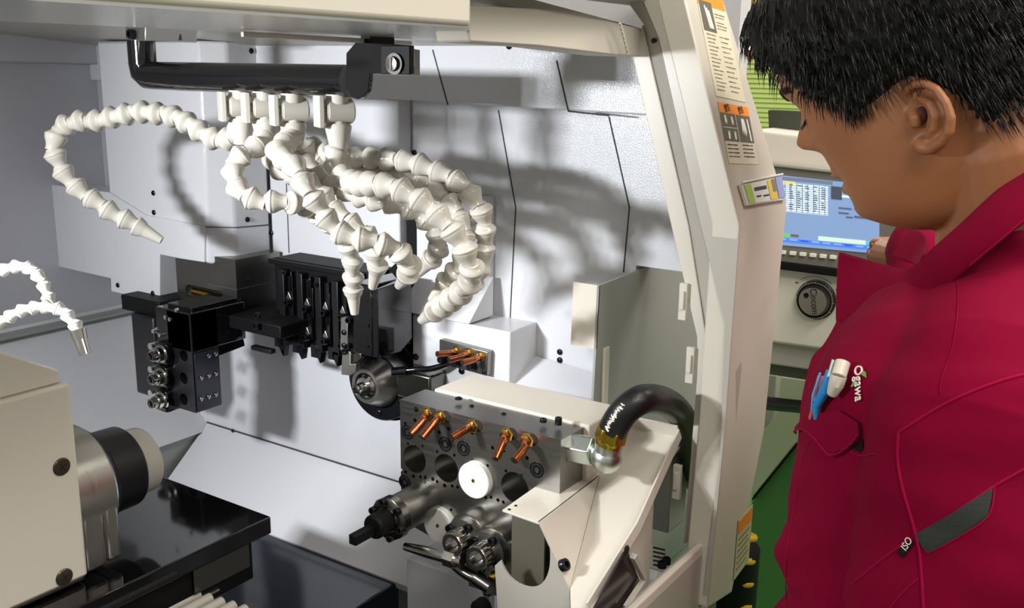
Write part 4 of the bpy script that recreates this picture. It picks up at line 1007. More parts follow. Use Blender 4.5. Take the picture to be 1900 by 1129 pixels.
screen = obj('screen', MB().prism([X(x, y, XC-.006) for x, y in SC], (.002, 0, 0)), M_scr, cp)
def sc2(px0, py0, px1, py1, name, mm, off=.0006):
    s_ = .095
    m = MB(); m.prism([X(x, y, XC-.006-off) for x, y in ((px0, py0), (px1, py0+(px1-px0)*s_), (px1, py1+(px1-px0)*s_), (px0, py1))], (.0005, 0, 0)); return obj(name, m, mm, screen)
sc2(1425, 325, 1545, 331, 'title_bar', em('scr_grey', rgb(110, 118, 140)))
sc2(1430, 333, 1476, 338, 'yellow_tab', em('scr_yellow', rgb(222, 205, 120)), .0008)
tbm = em('scr_table', rgb(205, 222, 236), .75)
sc2(1440, 337, 1536, 391, 'data_table', tbm)
lm = em('scr_line', rgb(90, 104, 130), .5)
for k in range(13):
    o = sc2(1440, 341+k*4.0, 1536, 341.7+k*4.0, 'table_line', lm, .0009)
for k in range(9):
    o = sc2(1446+k*10.5, 337.5+k*1.0, 1447+k*10.5, 390+k*1.0, 'table_line', lm, .0009)
for r in range(12):
    for c_ in range(6):
        if random.random() < .85:
            x0 = 1449+c_*15; w = random.uniform(4, 9); yy = 338.6+r*4.05+(x0-1440)*.095
            sc2(x0, yy+.4, x0+w, yy+2.0, 'digits', lm, .0011)
sc2(1542, 345, 1562, 369, 'graphic', em('scr_dark', rgb(70, 74, 86)), .0008)
sc2(1562, 362, 1590, 366, 'graphic_bar', tbm, .0009)
for (a, b, c_, d_) in ((1556, 384, 1580, 387), (1556, 393, 1575, 396), (1585, 385, 1612, 389), (1585, 400, 1612, 404), (1570, 401, 1582, 404)): sc2(a, b, c_, d_, 'readout', em('scr_dim', rgb(84, 92, 120)), .0008)
gm = em('scr_green', rgb(110, 200, 90)); 
sc2(1420, 430, 1466, 436, 'green_keys', gm, .0008); sc2(1467, 434, 1482, 439, 'brown_key', em('scr_brown', rgb(110, 96, 96)), .0008)
sc2(1518, 438, 1606, 446, 'pale_bar', em('scr_pale', rgb(205, 228, 210)), .0008); sc2(1607, 448, 1631, 453, 'cyan_bar', em('scr_cyan', rgb(80, 200, 215)), .0008)
bm_ = em('scr_deep', rgb(70, 118, 225), .8)
sc2(1420, 438, 1631, 445, 'soft_key_bar', bm_, .0007)
for k in range(10): sc2(1424+k*20.5, 439+k*2.0, 1438+k*20.5, 442+k*2.0, 'soft_key', em('scr_mid', rgb(36, 84, 215), .8) if k in (3, 7) else em('scr_lt', rgb(120, 160, 235), .8) if k == 0 else MATS['scr_lt'], .0010)
# physical keys
for k in range(7):
    x = 1434+k*18.7; y = 466+k*1.8
    a = X(x, y, XC-.006); m = MB(); w = .0056; m.box(a.x-.004, a.x+.004, a.y-w, a.y+w, a.z-.0033, a.z+.0033); obj('key', m, M_whitep, cp, bevel=.0008)
# dial
q = X(1514, 556, XC+.010)
m = MB(); m.lathe(q+AX*.004, (-1, 0, 0), [(0, .0362), (.006, .0362), (.0065, .034), (.007, .0335), (.014, .033), (.0145, .031), (.012, .03), (.020, .0265), (.022, .025), (.023, .001)], 64); dl = obj('dial', m, mat('dial_black', rgb(40, 38, 34), .22, spec=.6), cp)
m = MB(); m.lathe(q-AX*.0190, (-1, 0, 0), [(0, .0250), (.0008, .0248), (.001, .0001)], 48); obj('dial_face', m, mat('dial_grey', rgb(126, 122, 110), .3, metal=.3), dl)
for k in range(60):
    a = 2*pi*k/60; u = V(0, cos(a), sin(a)); v = V(0, -sin(a), cos(a)); p0 = q+u*.0315-AX*.0105
    m = MB(); m.prism([p0+v*.0003, p0-v*.0003, p0-v*.0003+u*(.0022 if k % 5 else .0035), p0+v*.0003+u*(.0022 if k % 5 else .0035)], (-.0004, 0, 0)); obj('graduation', m, M_whitep, dl)
m = MB(); m.lathe(q+V(-.0195, .012, .010), (-1, 0, 0), [(0, .0048), (.001, .0048), (.0014, .004), (.0008, .002), (.0008, .0001)], 20); obj('finger_dimple', m, M_blackm, dl)
xdir = V(0, -.17, -.98); ydir = V(0, -.98, .17)
put_text('dial_lettering', 'Cincom', .0175, q+V(-.0202, -.003, .001), xdir, ydir, M_ink, dl, .85, .0004)
m = MB(); pts = [q+V(.0, cos(a)*.0445, sin(a)*.0445) for a in [radians(50+i*5) for i in range(17)]]; m.tube([p_+V(.002-.012+.0, 0, 0) for p_ in pts], .0005, 6); obj('dial_arc', m, M_ink, cp)
for nm, yy, zz, b in (('minus_sign', .037, .0285, '-'), ('plus_sign', -.0385, .023, '+')):
    put_text(nm, b, .020, q+V(-.0006, yy, zz), (0, -1, 0), (0, 0, 1), M_ink, cp)
# console top: paper / tray behind
bpoly([(1395, 252), (1560, 268), (1560, 285), (1395, 268)], XC+.05, .15, 'top_edge', M_cream, bev=.003)
# dark monitor behind the console
XD = 1.86
mo = thing('dark_display', 'dark green-black display panel standing on top of the control console', 'display', X(1455, 230, XD))
m = MB(); m.prism([X(x, y, XD) for x, y in ((1424, 203), (1500, 207), (1500, 262), (1427, 257))], (.015, 0, 0)); obj('display_back', m, mat('dark_display', rgb(60, 64, 48), .4), mo, bevel=.003)
a = X(1462, 258, XD+.008); obj('stand', MB().box(XD+.002, XD+.014, a.y-.02, a.y+.02, X(1462, 262, XD).z-.03, a.z+.004), M_blackm, mo)
# support arm, column and cabinet below the console
sup = thing('console_support', 'pale support cabinet with sloping edge below the control console', 'cabinet', (2.3, .8, 0))
XS = 2.2
m = MB(); m.prism([X(1395, 690, XS), X(1560, 712, XS), X(1560, 720, XS), X(1478, 822, XS), X(1395, 925, XS)], (.35, 0, 0)); obj('cabinet_side', m, mat('pale_green_sheet', rgb(182, 188, 158), .3), sup, bevel=.006)
m = MB(); m.prism([X(1478, 822, XS), X(1395, 925, XS), X(1395, 930, XS), X(1478, 827, XS)], (.30, 0, 0)); obj('cabinet_edge', m, M_blackm, sup)
m = MB(); m.prism([X(1395, 932, XS+.02), X(1570, 700, XS+.02), V(XS+.02, X(1570, 700, XS).y, 0), V(XS+.02, X(1395, 932, XS).y, 0)], (.30, 0, 0)); obj('cabinet_base', m, mat('machine_green', rgb(70, 118, 62), .35), sup)
m = MB(); m.tube([X(1440, 695, 2.1), X(1424, 740, 2.1), X(1400, 800, 2.1)], .012, 10); obj('brace', m, M_creamg, sup)
m = MB(); m.prism([X(1400, 690, 2.05), X(1442, 697, 2.05), X(1436, 770, 2.05), X(1420, 795, 2.05), X(1395, 790, 2.05)], (.03, 0, 0)); obj('bracket', m, M_creamg, sup, bevel=.003)
inst(SCREW, 'screw', sup, X(1465, 838, XS+.018), aim((-1, 0, 0)), .006)
obj('handle_tube', MB().tube([X(1380, 744, 1.62), X(1440, 750, 1.72), X(1560, 762, 1.84)], .0125, 16), M_rubber, cp, label='black horizontal handle tube')
m = MB().box(1.80, 1.85, X(1560, 762, 1.84).y-.03, X(1560, 762, 1.84).y+.02, X(1560, 762, 1.84).z-.01, X(1560, 740, 1.84).z+.03); obj('handle_mount', m, M_dgrey, cp)
# yellow coiled hose below the post
yc = thing('coiled_hose', 'yellow coiled air hose hanging behind the lower post edge', 'hose', X(1372, 1040, 1.25))
m = MB(); base = X(1372, 960, 1.22); pts = []
for i in range(120):
    a = i*2*pi/20; pts.append(base+V(cos(a)*.02, sin(a)*.022, -.034*i/20))
m.tube(pts, .0048, 10); obj('coil', m, M_yellow, yc)
m = MB(); q = X(1362, 1090, 1.20); m.lathe(q+V(.03, .03, -.05), AZ, [(0, .05), (.09, .05)], 24); obj('hose_reel', m, M_blackm, yc)
# ================================================================ far background, upper right
M_blind = mat('green_slat_panel', rgb(186, 204, 120), .5)
bl = thing('slatted_blind', 'pale green slatted blind on the far wall, seen between the post and the dark hair', 'blind', X(1440, 150, 4.37))
a = X(1360, 110, 4.37); b = X(1620, 300, 4.37)
obj('blind_panel', MB().box(4.37, 4.399, b.y, a.y, b.z-.3, a.z), M_blind, bl)
for k in range(26):
    z_ = a.z-.01-k*.021; o = obj('slat', MB().box(4.363, 4.37, b.y, a.y, z_-.0065, z_+.0065), M_blind, bl)
br = thing('brown_partition', 'dark brown partition behind the yellow chain at the far top', 'partition', X(1385, 40, 4.4))
a = X(1340, -60, 4.4); b = X(1520, 400, 4.4)
obj('partition_board', MB().box(4.4, 4.44, b.y-.5, a.y, 0, a.z+.4), mat('brown_board', rgb(122, 78, 26), .5, cvar=.25), br)
chn = thing('yellow_chain', 'yellow lifting chain hanging in front of the brown partition', 'chain', X(1403, 30, 3.6))
ca, cb_ = X(1411, -30, 3.6), X(1398, 74, 3.6)
LK = MB(); pts = [V(cos(t)*.010, 0, sin(t)*.017) for t in [2*pi*i/16 for i in range(17)]]; LK.tube(pts, .004, 8); LKM = mesh_of('chain_link', LK, M_yellow)
for i in range(9):
    p_ = ca.lerp(cb_, i/8); inst(LKM, 'chain_link', chn, p_, Quaternion((0, 0, 1), (i % 2)*pi/2+.5))
lp = thing('ceiling_lamp', 'bright round hanging lamp beyond the cream post', 'lamp', X(1398, 80, 3.9))
q = X(1396, 86, 3.9)
m = MB(); m.lathe(q+AZ*.012, AZ, [(0, .09), (.012, .075), (.03, .03), (.05, .01)], 28); obj('lamp_shade', m, M_dsteel, lp)
m = MB(); m.lathe(q-AZ*.012, AZ, [(0, .04), (.008, .075), (.024, .082)], 28); obj('lamp_bulb', m, mat('lamp_glow', (1, 1, .9, 1), .4, emit=(1, .97, .85, 1), estr=6), lp)
m = MB(); m.cyl(q+AZ*.05, q+AZ*.9, .006); obj('cord', m, M_blackm, lp)
# ================================================================ the man in the magenta jacket
from mathutils import noise
from mathutils.bvhtree import BVHTree
from mathutils.geometry import tessellate_polygon
man_ = thing('person', 'man in magenta work jacket leaning in, looking down, one hand at the screen', 'person', (.98, .15, 0))
def bake(o, mods):
    for ty, kw in mods:
        m = o.modifiers.new(ty.lower(), ty)
        for k, v in kw.items(): setattr(m, k, v)
    bpy.context.view_layer.update()
    nm = bpy.data.meshes.new_from_object(o.evaluated_get(bpy.context.evaluated_depsgraph_get()))
    nm.name = o.data.name; o.modifiers.clear(); o.data = nm; nm.shade_smooth()
# ---- head frame
PH = radians(27); HO = V(.93, .185, 1.466)
HF = V(0, cos(PH), -sin(PH)); HU = V(0, sin(PH), cos(PH)); HW = V(-1, 0, 0)   # HW: towards the near (left) side of the man
HYAW = Quaternion((0, 0, 1), radians(-4))
def head(f, w, u): return HO+HYAW @ (HF*f+HW*w+HU*u)
TAB = [(-.094, .035, -.010, .022), (-.086, .055, -.022, .036), (-.074, .074, -.034, .046), (-.06, .0885, -.048, .053), (-.045, .0945, -.062, .059), (-.02, .0955, -.077, .066), (0, .0985, -.087, .0705), (.02, .1025, -.093, .0735), (.05, .1095, -.097, .0765), (.08, .1145, -.098, .0775), (.105, .110, -.092, .0745), (.125, .095, -.073, .062), (.138, .062, -.04, .040), (.143, .02, -.01, .012)]
_TG = []
for i in range(len(TAB)):
    a_, b_ = TAB[max(0, i-1)], TAB[min(len(TAB)-1, i+1)]; _TG.append([(b_[k]-a_[k])/(b_[0]-a_[0]) for k in (1, 2, 3)])
def tab(u):
    for i, (a, b) in enumerate(zip(TAB, TAB[1:])):
        if u <= b[0]:
            h = b[0]-a[0]; t = max(0, (u-a[0])/h); r = []
            for k in range(3):
                r.append((2*t**3-3*t*t+1)*a[k+1]+(t**3-2*t*t+t)*h*_TG[i][k]+(-2*t**3+3*t*t)*b[k+1]+(t**3-t*t)*h*_TG[i+1][k])
            return r
    return TAB[-1][1:]
NOSE = [(.062, 0, .009), (.052, .004, .0085), (.042, .0105, .008), (.034, .0185, .009), (.027, .0245, .0115), (.0205, .0215, .0125), (.014, .010, .011), (.008, .003, .010), (.0, 0, .01)]
def nose(u):
    if u > .062 or u < 0: return 0, .01
    for a, b in zip(NOSE, NOSE[1:]):
        if b[0] <= u <= a[0]:
            t = (a[0]-u)/(a[0]-b[0]); return a[1]+(b[1]-a[1])*t, a[2]+(b[2]-a[2])*t
    return 0, .01
def g(x, s): return math.exp(-(x/s)**2)
def facedisp(u, w):
    a, sw = nose(u); w_ = abs(w)
    d = a*math.exp(-(w_/sw)**2.4)
    d += .0075*g(w_-.0155, .0065)*g(u-.018, .008)           # wing of the nose
    d += .0035*g(u-.073, .010)*g(w_-.026, .022)              # brow ridge
    d -= .0085*g(u-.050, .010)*g(w_-.030, .012)              # socket
    d -= .002*g(u-.053, .009)*g(w_, .012)
    d += .0052*g(u-.0455, .0075)*g(w_-.031, .0115)           # closed lid
    d -= .0016*g(u-.0385, .0022)*g(w_-.031, .012)            # lid crease
    d += .0065*g(u+.003, .016)*g(w_, .026)                   # muzzle
    d += .0058*g(u+.014, .0052)*g(w_, .020)                  # upper lip
    d += .0062*g(u+.031, .0065)*g(w_, .018)                  # lower lip
    d -= .0045*g(u+.0222, .0024)*g(w_, .024)                 # mouth line
    d -= .0022*g(u+.042, .006)*g(w_, .018)
    d += .0055*g(u+.056, .012)*g(w_, .020)                   # chin
    d += .0045*g(u-.018, .020)*g(w_-.046, .018)              # cheekbone
    d -= .0022*g(w_-.027-(.012-u)*.22, .0042)*g(u-.0, .016)   # fold beside the mouth
    return d
def hsurf(u, t, extra=0):
    F, B, Wd = tab(u); mid = F*.35+B*.65 if False else (F+B)/2-.004; c, s = cos(t), sin(t)
    f = mid+(F-mid if c > 0 else mid-B)*math.copysign(abs(c)**.86, c)
    w = Wd*math.copysign(abs(s)**.86, s)
    if c > .15: f += facedisp(u, w)*min(1, (c-.15)/.3)
    if extra:
        n = V((c*.8), s, 0).normalized(); f += n.x*extra; w += n.y*extra
    return f, w
mb = MB(); rings = []; NU, NT = 150, 150
for i in range(NU+1):
    u = -.094+(.143+.094)*i/NU; ring = []
    for j in range(NT):
        # denser sampling at the front
        s_ = j/NT*2*pi; t = s_-.42*sin(s_)
        f, w = hsurf(u, t); ring.append(mb.bm.verts.new(head(f, w, u)))
    rings.append(ring)
mb.skin(rings)
# neck
mb.tube([head(-.035, 0, .02), head(-.042, 0, -.05), V(.945, .105, 1.34), V(.965, .075, 1.26)], [.056, .060, .062, .075], 28)
mb.tube([head(-.018, 0, -.058), V(.945, .135, 1.35), V(.955, .12, 1.29)], [.040, .045, .05], 22)
# ear: plate, helix, antihelix, lobe
XE = .858
def E(px, py, dx=0): return X(px, py, XE+dx)
mb.tube([E(1680, 186, .006), E(1682, 168, -.002), E(1696, 156, -.008), E(1716, 154, -.013), E(1738, 166, -.017), E(1755, 190, -.019), E(1764, 218, -.019), E(1761, 244, -.017), E(1748, 263, -.012), E(1730, 275, -.006), E(1714, 278, -.002)], [.0030, .0034, .0036, .0036, .0038, .0040, .0042, .0044, .0048, .0052, .0048], 14)
mb.tube([E(1704, 180, -.002), E(1726, 192, -.010), E(1737, 214, -.012), E(1734, 238, -.009), E(1722, 254, -.003)], [.003, .0042, .0045, .0045, .004], 12)
mb.tube([E(1702, 262, .002), E(1712, 274, -.001), E(1722, 272, -.003)], [.0055, .0062, .0058], 14)
mb.tube([E(1690, 205, .003), E(1697, 220, -.003), E(1700, 236, -.001)], [.004, .0048, .004], 12)
m2 = Matrix.Rotation(0, 4, 'X')
mb.prism([E(1688, 180, .010), E(1700, 158, .002), E(1722, 158, -.004), E(1748, 178, -.010), E(1760, 215, -.012), E(1758, 245, -.010), E(1738, 272, -.002), E(1708, 275, .008), E(1696, 245, .014)], (.006, .002, 0))
# inner body under the clothes, right arm and hand
mb.tube([V(.965, .075, 1.27), V(.98, .12, 1.15), V(.98, .14, .8)], [.10, .12, .13], 20)
mb.tube([V(1.06, .10, 1.24), V(1.17, .10, 1.24), V(1.28, .18, 1.06), HRW := X(1700, 492, 1.50)], [.05, .045, .038, .027], 16)
mb.tube([V(.90, .10, 1.24), V(.77, .08, 1.23), V(.75, .09, .92)], [.05, .045, .04], 16)
body = obj('body', mb, M_skin, man_)
bake(body, [('REMESH', dict(mode='VOXEL', voxel_size=.0019)), ('SMOOTH', dict(factor=.5, iterations=2))])
# ---- right hand: palm, thumb and four curled fingers, on the console edge
hand = MB()
HX = 1.585
w0 = X(1668, 478, 1.545); pc = X(1648, 474, HX)
hand.tube([X(1688, 486, 1.52), w0, pc, X(1640, 466, HX+.012)], [.026, .026, .030, .022], 18)
def finger(pts, r): hand.tube([X(*p) for p in pts], r, 12, 3)
for k, (dx, dy, dd) in enumerate(((0, 0, 0), (3, 10, .006), (6, 20, .010), (10, 29, .012))):
    finger([(1640+dx, 464+dy, HX+.01+dd), (1628+dx, 462+dy, HX+.02+dd), (1619+dx, 466+dy, HX+.025+dd), (1617+dx, 474+dy, HX+.015+dd), (1624+dx, 479+dy, HX+.005+dd)], [.0095, .009, .0085, .008, .0065])
finger([(1652, 458, HX-.01), (1640, 452, HX-.005), (1628, 451, HX+.002), (1619, 455, HX+.008)], [.012, .0105, .0095, .0075])
ho = obj('right_hand', hand, M_skin, man_)
bake(ho, [('REMESH', dict(mode='VOXEL', voxel_size=.0012)), ('SMOOTH', dict(factor=.5, iterations=3))])
nl = MB(); nl.sphere(X(1622, 452.5, HX-.001), (.0055, .0045, .003), 12, 8); obj('thumb_nail', nl, mat('nail', rgb(226, 178, 150), .25), ho)
# join hand into the body so the skin is one surface
def join(a, b):
    bm = bmesh.new(); bm.from_mesh(a.data); off = wloc(b)-wloc(a); me = b.data.copy(); me.transform(Matrix.Translation(off)); bm.from_mesh(me)
    bm.to_mesh(a.data); bm.free(); a.data.shade_smooth()
nail = ho.children[0]; join(body, ho); base = wloc(nail); nail.parent = body; nail.location = base-wloc(body); bpy.data.objects.remove(ho)
# lips
def skinpatch(name, umin, umax, wfun, mm, off, par, nu=24, nw=40):
    m = MB(); rows = []
    for i in range(nu+1):
        u = umin+(umax-umin)*i/nu; wl = wfun((u-umin)/(umax-umin)); row = []
        for j in range(nw+1):
            w = -wl+2*wl*j/nw
            F, B, Wd = tab(u); mid = (F+B)/2-.004; s = min(1, (abs(w)/Wd))**(1/.86); c = sqrt(max(0, 1-s*s))
            f = mid+(F-mid)*c**.86+facedisp(u, w)
            edge = min(1, 4*min(i/nu, 1-i/nu), 4*min(j/nw, 1-j/nw)); row.append(m.bm.verts.new(head(f-.0006+off*edge, w, u)))
        rows.append(row)
    for a, b in zip(rows, rows[1:]):
        for j in range(nw): m.bm.faces.new((a[j], a[j+1], b[j+1], b[j]))
    return obj(name, m, mm, par, ang=180)
skinpatch('upper_lip', -.0225, -.010, lambda t: .023*(1-t**2.2)+.002, M_lip, .0016, man_)
skinpatch('lower_lip', -.0375, -.0225, lambda t: .021*sqrt(max(0.01, t))+.001, M_lip, .0016, man_)
# ear canal shadow
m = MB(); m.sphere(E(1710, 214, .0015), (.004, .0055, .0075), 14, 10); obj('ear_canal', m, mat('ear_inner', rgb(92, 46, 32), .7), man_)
# eyebrow and lashes (near side and the one past the nose)
def fsurf(u, w, off=0):
    F, B, Wd = tab(u); mid = (F+B)/2-.004; s = min(1, (abs(w)/Wd))**(1/.86); c = sqrt(max(0, 1-s*s))
    return head(mid+(F-mid)*c**.86+facedisp(u, w)*min(1, max(0, (c-.15)/.3))+off, w, u)
for sd in (1, -1):
    m = MB()
    for i in range(90):
        t = random.random(); w = sd*(.014+.034*t); u = .066+.007*sin(t*2.6)+random.uniform(-.003, .003)-.003*t
        a = fsurf(u, w, .0003); b = fsurf(u+.002, w+sd*.006, .0016)
        m.tube([a, a.lerp(b, .5)+HF*.0006, b], [.00035, .0003, .00008], 4)
    o = obj('eyebrow', m, M_hair, man_); o['kind'] = 'stuff'
    m = MB()
    for i in range(34):
        t = i/33; w = sd*(.019+.023*t); u = .0395-.001*sin(t*pi)
        a = fsurf(u, w, .0002); b = a+HF*.0065-HU*.005+HW*sd*.002*(t-.3)
        m.tube([a, a.lerp(b, .5)-HU*.0008, b], [.0003, .00022, .00006], 4)
    o = obj('eyelashes', m, M_hair, man_); o['kind'] = 'stuff'
# ---- hair
# hairline in head (f, u) coordinates, traced along the side of the head
HL = [(-.13, -.047), (-.065, -.047), (-.046, -.041), (-.040, -.025), (-.036, -.005), (-.028, .008), (-.018, .022), (-.006, .030), (.008, .026), (.027, .022), (.044, .021), (.060, .040), (.075, .057), (.083, .076), (.098, .103), (.13, .112)]
def hline(f):
    for a, b in zip(HL, HL[1:]):
        if f <= b[0]: t = max(0, (f-a[0])/(b[0]-a[0])); return a[1]+(b[1]-a[1])*t
    return HL[-1][1]
hm = MB(); rings = []; HN = 96
def hairoff(f, u, w):
    e = u-hline(f)
    th = .006+.020*min(1, max(0, (u-.03)/.09)) 
    k = max(0, min(1, (e+.004)/.012)); k = k*k*(3-2*k)
    return -.006*(1-k)+th*k*(1+.25*noise.noise(V(f*60, u*25, w*60)))
us = [-.06+(.143+.06)*i/70 for i in range(71)]
for u in us:
    ring = []
    for j in range(HN):
        t = 2*pi*j/HN; f, w = hsurf(u, t); F, B, Wd = tab(u)
        n = V(cos(t), sin(t)*1.1, max(0, (u-.07)/.07)*.9).normalized(); d = hairoff(f, u, w)
        if cos(t) > .15: f -= facedisp(u, w)*min(1, (cos(t)-.15)/.3)
        ring.append(hm.bm.verts.new(head(f+n.x*d, w+n.y*d, u+n.z*d+(.016*max(0, (u-.1)/.043) if d > 0 else 0))))
    rings.append(ring)
hm.skin(rings)
hair = obj('hair', hm, M_hair, man_, ang=180)
st = MB(); rs = random.Random(3)
def strand(p, q, r, r2): 
    m_ = (p+q)/2+r2; st.tube([p, p.lerp(m_, .9), q], [r, r*.8, r*.08], 4)
N = 0
while N < 4200:
    u = rs.uniform(-.03, .15); t = rs.uniform(-pi, pi); uu = min(u, .142)
    f, w = hsurf(uu, t); e = uu-hline(f)
    if e < 0: continue
    if cos(t) > .15: f -= facedisp(uu, w)*min(1, (cos(t)-.15)/.3)
    n = V(cos(t), sin(t)*1.1, max(0, (uu-.07)/.07)*.9).normalized(); d = hairoff(f, uu, w)+.001
    P0 = V(f+n.x*d, w+n.y*d, uu+n.z*d+.016*max(0, (uu-.1)/.043))
    L = rs.uniform(.014, .032)
    if e < .02: L *= .75
    front = max(0, min(1, (f-.02)/.06))
    dirv = V(n.x*.30+.25*front, n.y*.28, -1+.35*front*0).normalized(); dirv += V(rs.uniform(-.13, .13), rs.uniform(-.13, .13), 0)
    P1 = P0+dirv*L; 
    a = head(*P0); b = head(P1.x, P1.y, P1.z); nn_ = (head(P0.x+n.x, P0.y+n.y, P0.z+n.z)-a)
    strand(a, b, rs.uniform(.0004, .0009), nn_*(.10*L)); N += 1
# bangs: longer locks falling off the fringe in front of the forehead
for i in range(420):
    w = rs.uniform(-.068, .068); u = .118+rs.uniform(-.012, .02)
    F, B, Wd = tab(min(u, .14)); f = F*sqrt(max(.05, 1-(w/.085)**2))+rs.uniform(.004, .018)
    a = head(f, w, u+.012); L = rs.uniform(.014, .030)
    b = head(f+rs.uniform(-.002, .008), w+rs.uniform(-.006, .006), u+.012-L)
    strand(a, b, rs.uniform(.0010, .0020), HF*.004)
for i in range(150):      # side locks in front of the ear and at the temple
    t = rs.random(); f0 = .088-.06*t; u0 = hline(f0)+.014; Wl = tab(u0)[2]; w = Wl*sqrt(max(.1, 1-((f0-0)/.115)**2))+.004
    a = head(f0, w, u0); b = head(f0+.004+rs.uniform(-.003, .006), w-.002+rs.uniform(-.001, .003), u0-rs.uniform(.012, .028)); strand(a, b, rs.uniform(.0006, .0011), HW*.001)
o = obj('hair_strands', st, M_hair, hair, ang=180); o['kind'] = 'stuff'
# ---- jacket
jb = MB(); R_ = [(.72, .985, .125, .215, .162), (.85, .985, .130, .215, .158), (.95, .985, .132, .212, .152), (1.05, .985, .134, .214, .146), (1.15, .98, .136, .218, .140), (1.21, .975, .132, .220, .136), (1.26, .97, .125, .212, .128), (1.30, .965, .11, .184, .112), (1.335, .958, .082, .135, .092), (1.36, .95, .068, .105, .076), (1.385, .945, .060, .088, .066)]
rr = []
for i in range(len(R_)-1):
    for k in range(4):
        t = k/4; a, b = R_[i], R_[i+1]; v = [a[q]+(b[q]-a[q])*t for q in range(5)]
        rr.append([jb.bm.verts.new(V(v[1]+v[3]*math.copysign(abs(cos(x))**.85, cos(x)), v[2]+v[4]*math.copysign(abs(sin(x))**.9, sin(x)), v[0])) for x in [2*pi*j/64 for j in range(64)]])
jb.skin(rr)
jb.tube([V(.90, .10, 1.30), V(.86, .102, 1.285), V(.79, .10, 1.245), V(.765, .095, 1.16), V(.752, .10, 1.05), V(.748, .11, .95), V(.76, .13, .84)], [.070, .074, .080, .080, .074, .068, .064], 36, 4)
jb.tube([V(1.06, .10, 1.25), V(1.16, .105, 1.24), V(1.24, .14, 1.14), V(1.32, .20, 1.10), X(1716, 478, 1.455), X(1690, 472, 1.50)], [.07, .078, .070, .062, .047, .040], 32, 4)
jk = obj('jacket', jb, M_red, man_)
bake(jk, [('REMESH', dict(mode='VOXEL', voxel_size=.006)), ('SMOOTH', dict(factor=.6, iterations=10)), ('SUBSURF', dict(levels=1, render_levels=1))])
jbase = wloc(jk)
me = jk.data
nrms = [v.normal.copy() for v in me.vertices]
def ridge(p): return 1-abs(noise.noise(p))*2
for v, n in zip(me.vertices, nrms):
    p = v.co+jbase
    q = V(p.x*5+p.z*4, p.y*6-p.z*3, p.z*9+p.x*3)
    k = .010*ridge(q*.9)+.006*noise.noise(V(p.x*16, p.y*16, p.z*30+p.x*12))
    arm = max(0, min(1, (.86-p.x)/.06)); low_ = max(0, min(1, (1.12-p.z)/.1))
    k *= .55+.9*low_
    # long drag folds running from the pocket down and from the armhole
    k += .007*low_*(1-arm)*sin((p.z*1.0+p.y*.5)*75+4*noise.noise(p*6))
    v.co += n*k
me.update()
BV = BVHTree.FromPolygons([v.co+jbase for v in me.vertices], [p_.vertices for p_ in me.polygons])
def hit(px, py):
    d = ray(px, py).normalized(); l, n, i, dist = BV.ray_cast(CAM, d)
    return (l, n) if l is not None else (X(px, py, .98), V(-1, 0, 0))
def seamline(name, px, par, mm=M_redd, r=.0011, off=.0002, sub=6):
    r *= .75; l2 = [V(a, b, 0) for a, b in px]; l2 = crom(l2, sub); P = [hit(q.x, q.y) for q in l2]
    m = MB(); m.tube([a+n*off for a, n in P], r, 8); return obj(name, m, mm, par)
def drape(name, poly, off, thick, mm, par, sub=3):
    bm = bmesh.new(); vs = [bm.verts.new((x, y, 0)) for x, y in poly]; bm.faces.new(vs)
    bmesh.ops.triangulate(bm, faces=bm.faces); 
    for _ in range(sub): bmesh.ops.subdivide_edges(bm, edges=bm.edges, cuts=1, use_grid_fill=True); bmesh.ops.triangulate(bm, faces=bm.faces)
    for v in bm.verts:
        l, n = hit(v.co.x, v.co.y); v.co = l+n*off
    bmesh.ops.solidify(bm, geom=bm.faces, thickness=thick)
    m = MB(); m.bm.free(); m.bm = bm; return obj(name, m, mm, par, ang=60)
seamline('armhole_seam', [(1668, 803), (1740, 757), (1800, 728), (1860, 706), (1905, 694)], jk, r=.0016)
seamline('armhole_seam', [(1668, 803), (1666, 850), (1675, 905), (1695, 975), (1707, 1030), (1714, 1135)], jk, r=.0016)
seamline('yoke_seam', [(1775, 500), (1778, 560), (1768, 640), (1748, 700), (1744, 730)], jk, M_red, .0009)
seamline('sleeve_seam', [(1700, 998), (1760, 960), (1840, 905), (1905, 868)], jk, r=.0013)
drape('reflective_patch', [(1700, 991), (1762, 955), (1842, 904), (1838, 930), (1832, 956), (1780, 992), (1726, 1022), (1715, 1016)], .0012, .0012, mat('black_tape', rgb(34, 38, 34), .6, bump=.3, bscale=900), jk)
seamline('patch_edge', [(1700, 992), (1716, 1018), (1727, 1024), (1782, 994), (1834, 957), (1845, 903)], jk, r=.0011, sub=4)
flap = drape('pocket_flap', [(1481, 800), (1498, 796), (1520, 812), (1550, 843), (1582, 826), (1602, 806), (1598, 790), (1560, 768), (1520, 775), (1492, 790)], .004, .003, M_red, jk)
seamline('flap_edge', [(1480, 802), (1498, 797), (1520, 813), (1549, 844), (1580, 828), (1602, 806)], flap, r=.0012, off=.0045, sub=5)
seamline('pocket_mouth', [(1578, 838), (1600, 846), (1624, 842)], jk, r=.0010)
drape('pocket_gap', [(1580, 828), (1596, 822), (1602, 812), (1604, 828), (1598, 838)], .0012, .001, M_blackm, jk, 2)
seamline('front_seam', [(1503, 818), (1487, 860), (1477, 930), (1462, 1010), (1458, 1080), (1460, 1135)], jk, M_redd, .0009)
seamline('dart_seam', [(1692, 1000), (1662, 1020), (1620, 1052), (1582, 1084)], jk, r=.0013)
seamline('dart_seam', [(1706, 1073), (1680, 1095), (1650, 1130)], jk, r=.001)
drape('woven_tag', [(1667, 1024), (1693, 1000), (1696, 1010), (1677, 1034)], .0015, .0008, M_blackm, jk, 2)
